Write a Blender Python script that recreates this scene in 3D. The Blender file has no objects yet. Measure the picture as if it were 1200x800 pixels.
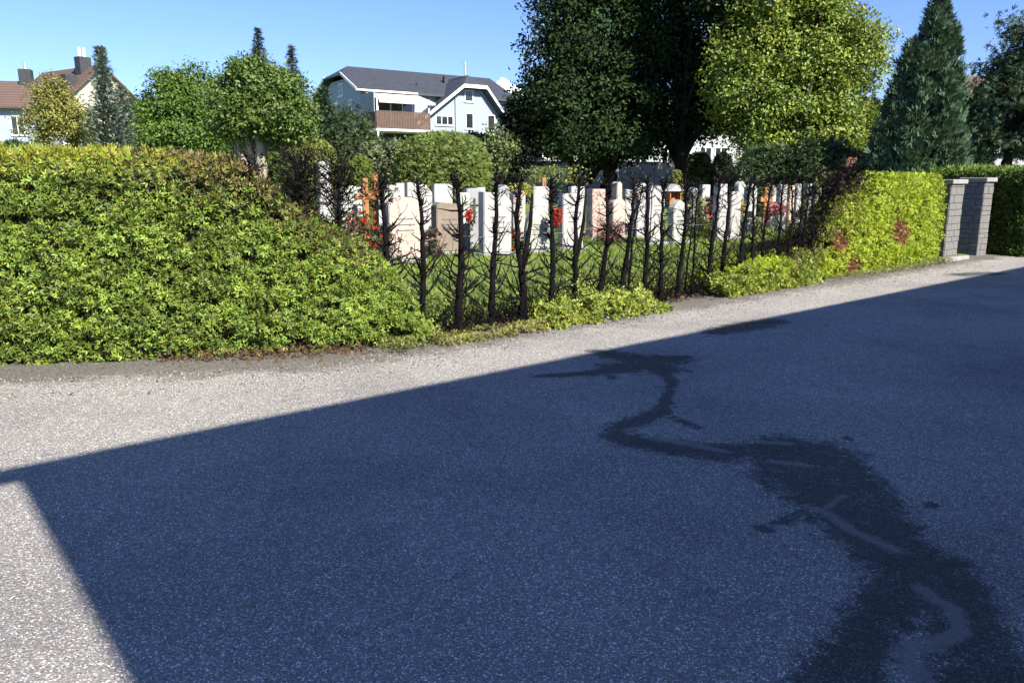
import bpy, bmesh, math, random
import numpy as np
from mathutils import Vector, Matrix

S = bpy.context.scene
COL = S.collection
random.seed(7)
RNG = np.random.default_rng(11)
PI = math.pi

# ------------------------------------------------------------------ camera
CAM_H = 1.6
PITCH = math.radians(11.74)
FPX = 900.0                      # focal length in pixels of a 1200 px wide frame
cam_d = bpy.data.cameras.new('camera')
cam = bpy.data.objects.new('camera', cam_d); COL.objects.link(cam)
cam.location = (0, 0, CAM_H)
cam.rotation_euler = (PI / 2 - PITCH, 0, 0)
cam_d.sensor_width = 36; cam_d.lens = 36 * FPX / 1200
cam_d.clip_start = 0.05; cam_d.clip_end = 20000
S.camera = cam

# ------------------------------------------------------------------ sky, sun, exposure
SUN_EL = math.radians(38)
SUN_AZ = math.atan2(0.67, -0.74)          # clockwise from +Y
W = bpy.data.worlds.new('World'); S.world = W; W.use_nodes = True
wn = W.node_tree.nodes; wl = W.node_tree.links
sky = wn.new('ShaderNodeTexSky'); sky.sky_type = 'NISHITA'; sky.sun_disc = False
sky.sun_elevation = SUN_EL; sky.sun_rotation = SUN_AZ
sky.air_density = 1.0; sky.dust_density = 0.25; sky.ozone_density = 4.0
tintn = wn.new('ShaderNodeMix'); tintn.data_type = 'RGBA'; tintn.blend_type = 'MULTIPLY'; tintn.inputs[0].default_value = 1.0
tintn.inputs[7].default_value = (0.60, 0.665, 0.94, 1)          # a clear, deep blue summer sky all round
wl.new(sky.outputs[0], tintn.inputs[6]); wl.new(tintn.outputs[2], wn['Background'].inputs[0])
wn['Background'].inputs[1].default_value = 0.084
sun_d = bpy.data.lights.new('sun', 'SUN'); sun_d.energy = 4.9; sun_d.angle = math.radians(0.53)
sun_d.color = (1.0, 0.93, 0.82)
sun = bpy.data.objects.new('sun', sun_d); COL.objects.link(sun)
sdir = Vector((math.sin(SUN_AZ) * math.cos(SUN_EL), math.cos(SUN_AZ) * math.cos(SUN_EL), math.sin(SUN_EL)))
sun.rotation_euler = sdir.to_track_quat('Z', 'Y').to_euler()
sun.location = sdir * 60
S.view_settings.view_transform = 'Standard'; S.view_settings.look = 'None'
S.view_settings.gamma = 1.0; S.view_settings.exposure = 1.43
S.cycles.max_bounces = 6; S.cycles.diffuse_bounces = 3; S.cycles.transmission_bounces = 4
S.cycles.transparent_max_bounces = 4
S.cycles.use_denoising = True

# ------------------------------------------------------------------ helpers
SP, CP = math.sin(PITCH), math.cos(PITCH)
def ray(u, v):
    x = (u - 600) / FPX; y = -(v - 400) / FPX
    return Vector((x, CP + y * SP, -SP + y * CP))
def at(u, v, Y):
    d = ray(u, v); t = Y / d.y
    return Vector((d.x * t, Y, CAM_H + d.z * t))
def gnd(u, v, z=0.0):
    d = ray(u, v); t = (z - CAM_H) / d.z
    return Vector((d.x * t, d.y * t, z))

def tag(o, label=None, cat=None, group=None, kind=None):
    if label: o['label'] = label
    if cat: o['category'] = cat
    if group: o['group'] = group
    if kind: o['kind'] = kind
    return o
def thing(name, label, cat, loc=(0, 0, 0), rz=0.0, group=None):
    o = bpy.data.objects.new(name, None); COL.objects.link(o)
    o.location = loc; o.rotation_euler = (0, 0, rz); o.empty_display_size = 0.2
    return tag(o, label, cat, group)
def link(name, me, mat, parent=None):
    o = bpy.data.objects.new(name, me); COL.objects.link(o)
    if mat is not None and not me.materials: me.materials.append(mat)
    if parent is not None: o.parent = parent
    return o

class MB:
    """collects pieces of ONE mesh"""
    def __init__(s): s.v = []; s.f = []
    def add(s, vs, fs):
        n = len(s.v); s.v += [tuple(p) for p in vs]; s.f += [tuple(i + n for i in f) for f in fs]; return s
    def box(s, x0, x1, y0, y1, z0, z1, M=None):
        vs = [Vector((x, y, z)) for z in (z0, z1) for y in (y0, y1) for x in (x0, x1)]
        if M is not None: vs = [M @ p for p in vs]
        return s.add(vs, [(0, 2, 3, 1), (4, 5, 7, 6), (0, 1, 5, 4), (2, 6, 7, 3), (0, 4, 6, 2), (1, 3, 7, 5)])
    def tube(s, pts, rads, n=6, cap=True):
        pts = [Vector(p) for p in pts]; base = len(s.v); k = len(pts)
        prev = None
        for i, p in enumerate(pts):
            d = (pts[min(i + 1, k - 1)] - pts[max(i - 1, 0)])
            if d.length < 1e-9: d = Vector((0, 0, 1))
            d.normalize()
            if prev is None:
                a = d.orthogonal().normalized()
            else:
                a = (prev - d * prev.dot(d))
                a = a.normalized() if a.length > 1e-6 else d.orthogonal().normalized()
            prev = a; b = d.cross(a)
            for j in range(n):
                t = 2 * PI * j / n
                q = p + (a * math.cos(t) + b * math.sin(t)) * rads[i]
                s.v.append((q.x, q.y, q.z))
        for i in range(k - 1):
            for j in range(n):
                A = base + i * n + j; B = base + i * n + (j + 1) % n
                s.f.append((A, B, B + n, A + n))
        if cap:
            s.f.append(tuple(base + j for j in reversed(range(n))))
            s.f.append(tuple(base + (k - 1) * n + j for j in range(n)))
        return s
    def prism(s, outline, y0, y1, M=None):
        n = len(outline)
        vs = [Vector((x, y0, z)) for x, z in outline] + [Vector((x, y1, z)) for x, z in outline]
        if M is not None: vs = [M @ p for p in vs]
        fs = [tuple(range(n)), tuple(reversed(range(n, 2 * n)))]
        fs += [(i, i + n, (i + 1) % n + n, (i + 1) % n) for i in range(n)]
        return s.add(vs, fs)
    def mesh(s, name, bevel=0.0, smooth=False, segs=1):
        me = bpy.data.meshes.new(name)
        me.from_pydata(s.v, [], s.f)
        bm = bmesh.new(); bm.from_mesh(me)
        bmesh.ops.recalc_face_normals(bm, faces=bm.faces[:])
        if bevel > 0:
            es = [e for e in bm.edges if len(e.link_faces) == 2 and e.calc_face_angle(0) > 0.5]
            bmesh.ops.bevel(bm, geom=es, offset=bevel, segments=segs, affect='EDGES', clamp_overlap=True)
        bm.to_mesh(me); bm.free()
        if smooth:
            me.polygons.foreach_set('use_smooth', [True] * len(me.polygons))
        me.update(); return me
    def build(s, name, mat, parent=None, bevel=0.0, smooth=False, segs=1):
        return link(name, s.mesh(name, bevel, smooth, segs), mat, parent)

def np_mesh(name, V, F, tint=None, smooth=False):
    """V (n,3), F (m,3 or 4) int"""
    me = bpy.data.meshes.new(name)
    n, m, k = len(V), len(F), F.shape[1]
    me.vertices.add(n); me.vertices.foreach_set('co', np.ascontiguousarray(V, dtype=np.float32).ravel())
    me.loops.add(m * k); me.loops.foreach_set('vertex_index', np.ascontiguousarray(F, dtype=np.int32).ravel())
    me.polygons.add(m)
    me.polygons.foreach_set('loop_start', np.arange(0, m * k, k, dtype=np.int32))
    me.polygons.foreach_set('loop_total', np.full(m, k, dtype=np.int32))
    if smooth: me.polygons.foreach_set('use_smooth', np.ones(m, dtype=bool))
    if tint is not None:
        a = me.attributes.new('tint', 'FLOAT_COLOR', 'POINT')
        c = np.ones((n, 4), dtype=np.float32); c[:, :3] = tint
        a.data.foreach_set('color', c.ravel())
    me.update(calc_edges=True); me.validate()
    return me

def hash3(i, seed):
    i = i.astype(np.int64)
    h = (i[:, 0] * 374761393 + i[:, 1] * 668265263 + i[:, 2] * 2147483647 + seed * 1274126177) & 0xffffffff
    h = ((h ^ (h >> 13)) * 1274126177) & 0xffffffff
    h = h ^ (h >> 16)
    return (h & 0xffffff) / float(0xffffff)
def vnoise(P, scale=1.0, seed=0):
    P = np.asarray(P, dtype=np.float64) * scale
    i = np.floor(P); f = P - i; f = f * f * (3 - 2 * f)
    r = 0
    for dx in (0, 1):
        for dy in (0, 1):
            for dz in (0, 1):
                w = (f[:, 0] if dx else 1 - f[:, 0]) * (f[:, 1] if dy else 1 - f[:, 1]) * (f[:, 2] if dz else 1 - f[:, 2])
                r = r + w * hash3(i + np.array([dx, dy, dz]), seed)
    return r                                   # 0..1
def fnoise(P, scale=1.0, seed=0, oct=3):
    r = 0; a = 1; tot = 0
    for k in range(oct):
        r = r + a * vnoise(P, scale * 2 ** k, seed + k); tot += a; a *= 0.5
    return r / tot
def sstep(a, b, x):
    t = np.clip((np.asarray(x, dtype=float) - a) / (b - a), 0, 1); return t * t * (3 - 2 * t)
def nrm(a):
    return a / (np.linalg.norm(a, axis=1, keepdims=True) + 1e-9)

# leaf templates: (verts, tris); x along the leaf, y across, z out of it
def blades(specs):
    V = []; F = []
    for (x, y, ang, L, w, dz) in specs:
        c, s_ = math.cos(ang), math.sin(ang); n = len(V)
        for (a, b, z) in ((0, 0, 0), (0.45, w, 0.05), (1, 0, dz), (0.45, -w, 0.05)):
            V.append((x + L * (a * c) - b * s_, y + L * (a * s_) + b * c, z * L))
        F += [(n, n + 1, n + 2), (n, n + 2, n + 3)]
    return np.array(V), np.array(F)
LEAF = blades([(0, 0, 0, 1, 0.3, -0.12)])
PAIR = blades([(0, 0.05, 0.5, 0.8, 0.2, -0.12), (0.15, -0.05, -0.45, 0.85, 0.2, 0.1)])
SPRIG = blades([(0, 0, 0.95, 0.55, 0.095, 0.1), (0, 0, -0.9, 0.55, 0.095, -0.1), (0.3, 0.02, 0.5, 0.6, 0.095, 0.1),
                (0.28, -0.02, -0.5, 0.6, 0.095, -0.15), (0.35, 0, 0, 0.75, 0.10, 0.05)])
TWIN = blades([(0, 0.03, 0.42, 0.9, 0.15, -0.1), (0.12, -0.03, -0.5, 0.8, 0.14, 0.12)])
TRIO = blades([(0, 0, 0.6, 0.8, 0.10, 0.1), (0, 0, -0.55, 0.8, 0.10, -0.1), (0.1, 0, 0, 0.9, 0.11, 0.05)])
TUFT = blades([(0, 0, 0.45, 0.9, 0.07, 0.1), (0, 0, -0.45, 0.9, 0.07, -0.1), (0, 0, 0, 1.05, 0.08, 0.05), (0.2, 0, 0.8, .6, .06, -.2)])
BLADE = (np.array([(0, -0.09, 0), (0, 0.09, 0), (1, 0, 0.22)]), np.array([(0, 1, 2)]))

def leaves(centers, axis, up, size, templ, tint):
    """every centre gets one copy of the template -> V, F, tint per vertex"""
    TV, TF = templ; N = len(centers); k = len(TV)
    X = nrm(axis); Z = up - X * np.sum(up * X, axis=1, keepdims=True); Z = nrm(Z); Y = np.cross(Z, X)
    size = np.broadcast_to(np.asarray(size, dtype=float), (N,))
    V = (centers[:, None, :] + size[:, None, None] * (TV[None, :, 0:1] * X[:, None, :] + TV[None, :, 1:2] * Y[:, None, :] + TV[None, :, 2:3] * Z[:, None, :]))
    F = (TF[None] + (np.arange(N) * k)[:, None, None]).reshape(-1, 3)
    return V.reshape(-1, 3), F, np.repeat(tint, k, axis=0)
def join(parts):
    V = []; F = []; T = []; n = 0
    for v, f, t in parts:
        V.append(v); F.append(f + n); T.append(t); n += len(v)
    return np.concatenate(V), np.concatenate(F), np.concatenate(T)
def rnd_dir(n):
    return nrm(RNG.normal(size=(n, 3)))
def vary(base, n, amt=0.25, hue=0.12):
    b = np.asarray(base, dtype=float)[None, :]
    k = 1 + amt * (RNG.random((n, 1)) * 2 - 1)
    h = hue * (RNG.random((n, 1)) * 2 - 1)
    return np.clip(b * k * np.concatenate([1 + h, np.ones((n, 1)), 1 - h], axis=1), 0.002, 0.9)

# ------------------------------------------------------------------ materials
def mat_new(name):
    m = bpy.data.materials.new(name); m.use_nodes = True
    nt = m.node_tree; b = nt.nodes['Principled BSDF']; return m, nt, b
def nd(nt, t, **kw):
    n = nt.nodes.new(t)
    for k, v in kw.items(): setattr(n, k, v)
    return n
def ramp(nt, fac, stops):
    r = nd(nt, 'ShaderNodeValToRGB'); e = r.color_ramp.elements
    e[0].position, e[0].color = stops[0][0], (*stops[0][1], 1)
    e[1].position, e[1].color = stops[-1][0], (*stops[-1][1], 1)
    for p, c in stops[1:-1]:
        q = e.new(p); q.color = (*c, 1)
    nt.links.new(fac, r.inputs[0]); return r.outputs[0]
def mixc(nt, fac, a, b, mode='MIX'):
    m = nd(nt, 'ShaderNodeMix', data_type='RGBA', blend_type=mode)
    for sock, val in ((m.inputs[0], fac), (m.inputs[6], a), (m.inputs[7], b)):
        if isinstance(val, (int, float)): sock.default_value = val
        elif isinstance(val, tuple): sock.default_value = (*val, 1)
        else: nt.links.new(val, sock)
    return m.outputs[2]
def mth(nt, op, a, b=None, clamp=False):
    m = nd(nt, 'ShaderNodeMath', operation=op, use_clamp=clamp)
    for i, val in enumerate((a, b)):
        if val is None: continue
        if isinstance(val, (int, float)): m.inputs[i].default_value = val
        else: nt.links.new(val, m.inputs[i])
    return m.outputs[0]
def noise(nt, scale, detail=4, rough=0.55, vec=None):
    n = nd(nt, 'ShaderNodeTexNoise'); n.inputs['Scale'].default_value = scale
    n.inputs['Detail'].default_value = detail; n.inputs['Roughness'].default_value = rough
    if vec is not None: nt.links.new(vec, n.inputs['Vector'])
    return n.outputs['Fac']
def ocoord(nt, scale=None):
    c = nd(nt, 'ShaderNodeTexCoord').outputs['Object']
    if scale is None: return c
    mp = nd(nt, 'ShaderNodeMapping'); mp.inputs['Scale'].default_value = scale
    nt.links.new(c, mp.inputs['Vector']); return mp.outputs[0]
def bump(nt, b, h, strength, dist):
    n = nd(nt, 'ShaderNodeBump'); n.inputs['Strength'].default_value = strength; n.inputs['Distance'].default_value = dist
    nt.links.new(h, n.inputs['Height']); nt.links.new(n.outputs[0], b.inputs['Normal']); return n

def m_leaf(name, rough=0.5, trans=0.3, spec=0.35, warm=(1.25, 1.15, 0.6)):
    m, nt, b = mat_new(name)
    a = nd(nt, 'ShaderNodeAttribute', attribute_name='tint')
    nt.links.new(a.outputs['Color'], b.inputs['Base Color'])
    b.inputs['Roughness'].default_value = rough; b.inputs['Specular IOR Level'].default_value = spec
    tr = nd(nt, 'ShaderNodeBsdfTranslucent')
    nt.links.new(mixc(nt, 1.0, a.outputs['Color'], warm, 'MULTIPLY'), tr.inputs['Color'])
    mx = nd(nt, 'ShaderNodeMixShader'); mx.inputs[0].default_value = trans
    nt.links.new(b.outputs[0], mx.inputs[1]); nt.links.new(tr.outputs[0], mx.inputs[2])
    nt.links.new(mx.outputs[0], nt.nodes['Material Output'].inputs[0]); return m
M_LEAF = m_leaf('leaf_green', 0.5, 0.24, 0.3)
M_DRYLEAF = m_leaf('needle_green', 0.7, 0.12, 0.08)
M_DULLLEAF = m_leaf('dull_dark_leaf', 0.7, 0.2, 0.08)
M_PETAL = m_leaf('petal', 0.5, 0.35, 0.2, (1.1, 0.9, 0.9))

def m_plain(name, col, rough=0.6, var=0.18, scale=6.0, bmp=0.15, spec=0.4, metal=0.0, bscale=40, stretch=None):
    m, nt, b = mat_new(name)
    c = ocoord(nt, stretch)
    n = noise(nt, scale, 5, 0.6, c)
    lo = tuple(x * (1 - var) for x in col); hi = tuple(min(1, x * (1 + var)) for x in col)
    nt.links.new(ramp(nt, n, [(0.3, lo), (0.7, hi)]), b.inputs['Base Color'])
    b.inputs['Roughness'].default_value = rough; b.inputs['Specular IOR Level'].default_value = spec
    b.inputs['Metallic'].default_value = metal
    if bmp: bump(nt, b, noise(nt, bscale, 4, 0.6, c), bmp, 0.01)
    return m
def m_stone(name, col, speck=0.35, scale=120, rough=0.6, stain=0.25):
    """granite: speckle of crystals over a slow mottling and weather stains"""
    m, nt, b = mat_new(name); c = ocoord(nt)
    v = nd(nt, 'ShaderNodeTexVoronoi'); v.inputs['Scale'].default_value = scale; nt.links.new(c, v.inputs['Vector'])
    s = nd(nt, 'ShaderNodeSeparateColor'); nt.links.new(v.outputs['Color'], s.inputs[0])
    g = ramp(nt, s.outputs[0], [(0.0, (1 - speck,) * 3), (0.5, (1, 1, 1)), (1.0, (1 + speck,) * 3)])
    n = ramp(nt, noise(nt, 3.2, 6, 0.65, c), [(0.3, tuple(x * (1 - stain) for x in col)), (0.62, col), (0.8, tuple(min(1, x * 1.12) for x in col))])
    st = noise(nt, 1.0, 5, 0.7, ocoord(nt, (14, 14, 1.2)))
    n2 = mixc(nt, mth(nt, 'MULTIPLY', ramp(nt, st, [(0.52, (0, 0, 0)), (0.75, (1, 1, 1))]), stain * 1.4), n, (0.10, 0.10, 0.085))
    nt.links.new(mixc(nt, 1.0, n2, g, 'MULTIPLY'), b.inputs['Base Color'])
    b.inputs['Roughness'].default_value = rough
    bump(nt, b, noise(nt, 60, 5, 0.7, c), 0.25, 0.01); return m

M_CHAR = m_plain('charred_wood', (0.006, 0.0055, 0.0065), 0.8, 0.6, 18, 1.0, 0.06, 0, 45, (1, 1, 0.35))
M_TWIG = m_plain('burnt_twig', (0.008, 0.007, 0.008), 0.85, 0.6, 20, 0.4, 0.05)
M_BARK = m_plain('dark_bark', (0.020, 0.016, 0.013), 0.9, 0.4, 9, 0.9, 0.2, 0, 20, (1, 1, 0.3))
M_PALEBARK = m_plain('pale_bark', (0.30, 0.26, 0.20), 0.9, 0.35, 8, 0.8, 0.2, 0, 22, (1, 1, 0.35))
M_INNER = m_plain('inner_twigs', (0.022, 0.024, 0.010), 0.95, 0.5, 25, 0.9, 0.1)
M_TRIM = m_plain('white_trim', (0.74, 0.75, 0.74), 0.5, 0.05, 3, 0.05)
M_GLASS, nt, b = mat_new('window_glass')
b.inputs['Base Color'].default_value = (0.02, 0.025, 0.03, 1); b.inputs['Roughness'].default_value = 0.06; b.inputs['Specular IOR Level'].default_value = 0.7

# ------------------------------------------------------------------ plan of the place
HB = Vector((0.768, 0.641, 0)).normalized()        # direction of the hedge and of the house behind the viewer
HN = Vector((-HB.y, HB.x, 0))                      # from the road towards the cemetery
F0 = gnd(500, 403)                                 # foot of the hedge face
def hp(s, d, z=0.0):
    p = F0 + HB * s + HN * d; return Vector((p.x, p.y, z))
def s_of_u(u, d=0.0):
    """how far along the hedge a view column meets it"""
    o = F0 + HN * d; f = 0.985
    for _ in range(4):
        r = (u - 600) / FPX / f
        s = (r * o.y - o.x) / (HB.x - r * HB.y)
        f = CP + (187 - 720 / max(3.0, o.y + s * HB.y)) / FPX * SP
    return s
# left of the burnt gap the hedge foot swings out to the road
FACE = [(-9.0, 5.15)] + [tuple(gnd(u, v)[:2]) for u, v in ((0, 434), (120, 430), (277, 423), (400, 416), (470, 408), (500, 403))]
FACE += [tuple((F0 + HB * s)[:2]) for s in (3, 6, 9, 13, 20)]
fx = np.array([p[0] for p in FACE]); fy = np.array([p[1] for p in FACE])
_o = sorted([((x - F0.x) * HB.x + (y - F0.y) * HB.y, (x - F0.x) * HN.x + (y - F0.y) * HN.y) for x, y in FACE])
_os = np.array([q[0] for q in _o]); _od = np.array([q[1] for q in _o])
def off(s):
    """how far the hedge foot lies off the straight line through the gap"""
    return np.interp(s, _os, _od)
def zg_d(d):
    return 0.36 * sstep(0.5, 2.4, d) + 0.010 * np.maximum(0, np.asarray(d, dtype=float) - 4)
def dist_d(x, y):
    s = (x - F0.x) * HB.x + (y - F0.y) * HB.y
    return (x - F0.x) * HN.x + (y - F0.y) * HN.y - off(s)
def zg(x, y):
    return float(zg_d(dist_d(x, y)))

# ------------------------------------------------------------------ ground, road, lawn
m, nt, b = mat_new('asphalt_gravel'); M_ROAD = m
c = ocoord(nt)
def vor(scale, feat='F1', rnd=1.0):
    v = nd(nt, 'ShaderNodeTexVoronoi'); v.inputs['Scale'].default_value = scale; v.feature = feat
    v.inputs['Randomness'].default_value = rnd; nt.links.new(c, v.inputs['Vector']); return v
v1 = vor(185); v2 = vor(95)
s1 = nd(nt, 'ShaderNodeSeparateColor'); nt.links.new(v1.outputs['Color'], s1.inputs[0])
s2 = nd(nt, 'ShaderNodeSeparateColor'); nt.links.new(v2.outputs['Color'], s2.inputs[0])
chips = ramp(nt, s1.outputs[0], [(0.0, (0.12, 0.12, 0.121)), (0.4, (0.205, 0.203, 0.20)), (0.8, (0.27, 0.267, 0.26)), (0.92, (0.42, 0.41, 0.395)), (1.0, (0.95, 0.93, 0.90))])
hue = ramp(nt, s1.outputs[1], [(0.0, (0.95, 0.96, 1.0)), (0.5, (1.02, 1, .96)), (1.0, (1.12, 1.0, 0.86))])
chips = mixc(nt, 1.0, chips, hue, 'MULTIPLY')
big = mth(nt, 'GREATER_THAN', s2.outputs[0], 0.92)
inb = mth(nt, 'LESS_THAN', v2.outputs['Distance'], 0.42)
chips = mixc(nt, mth(nt, 'MULTIPLY', mth(nt, 'MULTIPLY', big, inb), 0.85), chips, (0.55, 0.535, 0.51))
patch = ramp(nt, noise(nt, 0.55, 6, 0.62, c), [(0.3, (0.84, 0.84, 0.86)), (0.5, (1.17, 1.17, 1.16)), (0.72, (1.42, 1.41, 1.38))])
chips = mixc(nt, 1.0, chips, patch, 'MULTIPLY')
pale = ramp(nt, noise(nt, 1.7, 4, 0.6, ocoord(nt, (0.55, 1.5, 1))), [(0.66, (0, 0, 0)), (0.74, (1, 1, 1))])
chips = mixc(nt, mth(nt, 'MULTIPLY', pale, 0.38), chips, (0.30, 0.295, 0.285))
vergea = nd(nt, 'ShaderNodeAttribute', attribute_name='verge').outputs['Fac']
edge_n = noise(nt, 3.0, 6, 0.7, c); fine_n = noise(nt, 42, 3, 0.6, c)
vg = mth(nt, 'ADD', vergea, mth(nt, 'MULTIPLY', mth(nt, 'SUBTRACT', edge_n, 0.5), 0.9))
vg = mth(nt, 'ADD', vg, mth(nt, 'MULTIPLY', mth(nt, 'SUBTRACT', fine_n, 0.5), 0.5))
vgm = ramp(nt, vg, [(0.42, (0, 0, 0)), (0.68, (1, 1, 1))])
soil = ramp(nt, s1.outputs[2], [(0.0, (0.035, 0.032, 0.026)), (0.5, (0.085, 0.078, 0.064)), (0.85, (0.15, 0.135, 0.11)), (1.0, (0.42, 0.39, 0.34))])
chips = mixc(nt, mth(nt, 'MULTIPLY', vgm, 0.85), chips, soil)
weta = nd(nt, 'ShaderNodeAttribute', attribute_name='wet').outputs['Fac']
wn_ = mth(nt, 'ADD', weta, mth(nt, 'MULTIPLY', mth(nt, 'SUBTRACT', noise(nt, 4.5, 8, 0.78, c), 0.5), 2.4))
wn_ = mth(nt, 'ADD', wn_, mth(nt, 'MULTIPLY', mth(nt, 'SUBTRACT', s1.outputs[1], 0.5), 0.5))
wn_ = mth(nt, 'ADD', wn_, mth(nt, 'MULTIPLY', mth(nt, 'SUBTRACT', noise(nt, 17, 5, 0.75, c), 0.5), 1.7))
wet = ramp(nt, wn_, [(0.36, (0, 0, 0)), (0.75, (1, 1, 1))])
damp = mixc(nt, 1.0, chips, (0.22, 0.225, 0.235), 'MULTIPLY')
col = mixc(nt, wet, chips, damp)
drya = nd(nt, 'ShaderNodeAttribute', attribute_name='silt').outputs['Fac']
dn = mth(nt, 'ADD', drya, mth(nt, 'MULTIPLY', mth(nt, 'SUBTRACT', noise(nt, 11, 7, 0.8, c), 0.5), 2.2))
dn = mth(nt, 'ADD', dn, mth(nt, 'MULTIPLY', mth(nt, 'SUBTRACT', s1.outputs[2], 0.5), 0.6))
dn = mth(nt, 'MULTIPLY', dn, mth(nt, 'GREATER_THAN', drya, 0.02))
dry = ramp(nt, dn, [(0.35, (0, 0, 0)), (0.75, (1, 1, 1))])
col = mixc(nt, mth(nt, 'MULTIPLY', dry, 0.72), col, mixc(nt, fine_n, (0.17, 0.165, 0.155), (0.31, 0.30, 0.285)))
nt.links.new(col, b.inputs['Base Color'])
rr = mth(nt, 'SUBTRACT', 0.9, mth(nt, 'MULTIPLY', wet, 0.25)); nt.links.new(rr, b.inputs['Roughness'])
b.inputs['Specular IOR Level'].default_value = 0.3
hgt = mth(nt, 'ADD', mth(nt, 'MULTIPLY', v1.outputs['Distance'], -1.0), mth(nt, 'MULTIPLY', v2.outputs['Distance'], -0.8))
bump(nt, b, hgt, 0.75, 0.012)

xs = np.concatenate([np.linspace(-45, -6, 40)[:-1], np.arange(-6, .2, 0.1), np.arange(.2, 3.2, 0.03), np.arange(3.2, 7.5, .1), np.linspace(7.5, 14, 40)[1:], np.linspace(14, 70, 40)[1:]])
ys = np.concatenate([np.linspace(-30, 1.0, 24)[:-1], np.arange(1.0, 8.0, 0.03), np.arange(8.0, 10.5, 0.06), np.linspace(10.5, 20, 50)[1:], np.linspace(20, 60, 25)[1:]])
GX, GY = np.meshgrid(xs, ys)
P = np.stack([GX.ravel(), GY.ravel(), np.zeros(GX.size)], axis=1)
def capsules(P, segs):
    """soft coverage of a chain of discs: 1 inside, 0 well outside"""
    best = np.zeros(len(P))
    for (u0, v0, r0, u1, v1, r1) in segs:
        a = gnd(u0, v0); e = gnd(u1, v1); a = np.array(a[:2]); e = np.array(e[:2]); d = e - a
        t = np.clip(((P[:, :2] - a) @ d) / (d @ d + 1e-9), 0, 1)
        q = np.linalg.norm(P[:, :2] - (a + t[:, None] * d), axis=1); r = r0 + (r1 - r0) * t
        best = np.maximum(best, 1 - sstep(0.2, 1.7, q / r))
    return best
def chain(pts): return [(*pts[i], *pts[i + 1]) for i in range(len(pts) - 1)]
WET = (chain([(628, 441, .05), (690, 438, .10), (735, 430, .22), (790, 421, .18), (806, 418, .06)]) + chain([(700, 412, .10), (760, 424, .30), (775, 432, .2)])
       + chain([(775, 432, .10), (788, 448, .045), (781, 466, .05), (776, 482, .09), (735, 498, .11), (716, 510, .10), (770, 522, .16), (840, 531, .17), (895, 530, .22), (940, 525, .24), (980, 535, .2)])
       + chain([(790, 490, .05), (815, 500, .05)]) + chain([(930, 530, .25), (940, 565, .26), (985, 600, .25), (1020, 628, .2), (1060, 668, .17), (1100, 700, .15), (1125, 740, .14), (1140, 800, .16), (1140, 850, .2)])
       + chain([(985, 545, .2), (1015, 580, .17), (1060, 640, .15), (1105, 665, .14), (1135, 710, .13), (1155, 770, .14), (1170, 830, .2)]) + chain([(1060, 690, .14), (1010, 750, .13), (985, 800, .15), (980, 850, .2)])
       + chain([(840, 388, .2), (890, 380, .25), (915, 376, .12)]) + chain([(1120, 322, .2), (1165, 320, .25)]))
SILT = (chain([(945, 592, .025), (968, 600, .03), (1000, 622, .035), (1050, 645, .04)]) + chain([(962, 597, .02), (990, 580, .02)])
        + chain([(1080, 690, .04), (1118, 715, .04), (1128, 742, .035), (1085, 755, .05), (1055, 762, .045), (1075, 795, .05)])
        + chain([(732, 505, .03), (768, 497, .03), (795, 490, .02)]) + chain([(755, 512, .03), (800, 519, .05), (855, 530, .03)])
        + chain([(890, 517, .03), (925, 520, .03)]) + chain([(905, 540, .03), (945, 545, .03)]) + chain([(395, 574, .02), (420, 570, .02)]) + chain([(1070, 535, .03), (1115, 545, .03)]))
_r = random.Random(3)
for seg_ in list(WET)[4:30]:                            # splashes beside the run
    for _ in range(4):
        t_ = _r.random(); u_ = seg_[0] + (seg_[3] - seg_[0]) * t_; v_ = seg_[1] + (seg_[4] - seg_[1]) * t_; r_ = seg_[2] * _r.uniform(.06, .2)
        k_ = FPX / 1.6 * (v_ - 205) / 900 * seg_[2] * 2.0
        u_ += _r.gauss(0, .45) * k_; v_ += _r.gauss(0, .12) * k_
        WET.append((u_, v_, r_, u_ + _r.uniform(-.12, .12) * k_, v_ + 2, r_ * .7))
wetv = capsules(P, WET); siltv = capsules(P, SILT)
dd = dist_d(P[:, 0], P[:, 1])
gap = (np.interp(P[:, 0], fx, fy) - P[:, 1]) * 0.8
verge = np.clip(1.15 - gap / 0.75, 0, 1.15); verge[gap < -6] = 0
P[:, 2] = 0.012 * (fnoise(P, 0.8, 3) - 0.5) + 0.035 * sstep(0.7, 0.0, gap) * (0.4 + 0.6 * vnoise(P, 3, 8))
nx, ny = len(xs), len(ys)
I = np.arange(nx * ny).reshape(ny, nx)
F = np.stack([I[:-1, :-1].ravel(), I[:-1, 1:].ravel(), I[1:, 1:].ravel(), I[1:, :-1].ravel()], axis=1)
me = np_mesh('road', P, F, None, True)
for nm, arr in (('wet', wetv), ('silt', siltv), ('verge', verge)):
    a = me.attributes.new(nm, 'FLOAT', 'POINT'); a.data.foreach_set('value', arr.astype(np.float32))
tag(link('road', me, M_ROAD), kind='structure')

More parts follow.
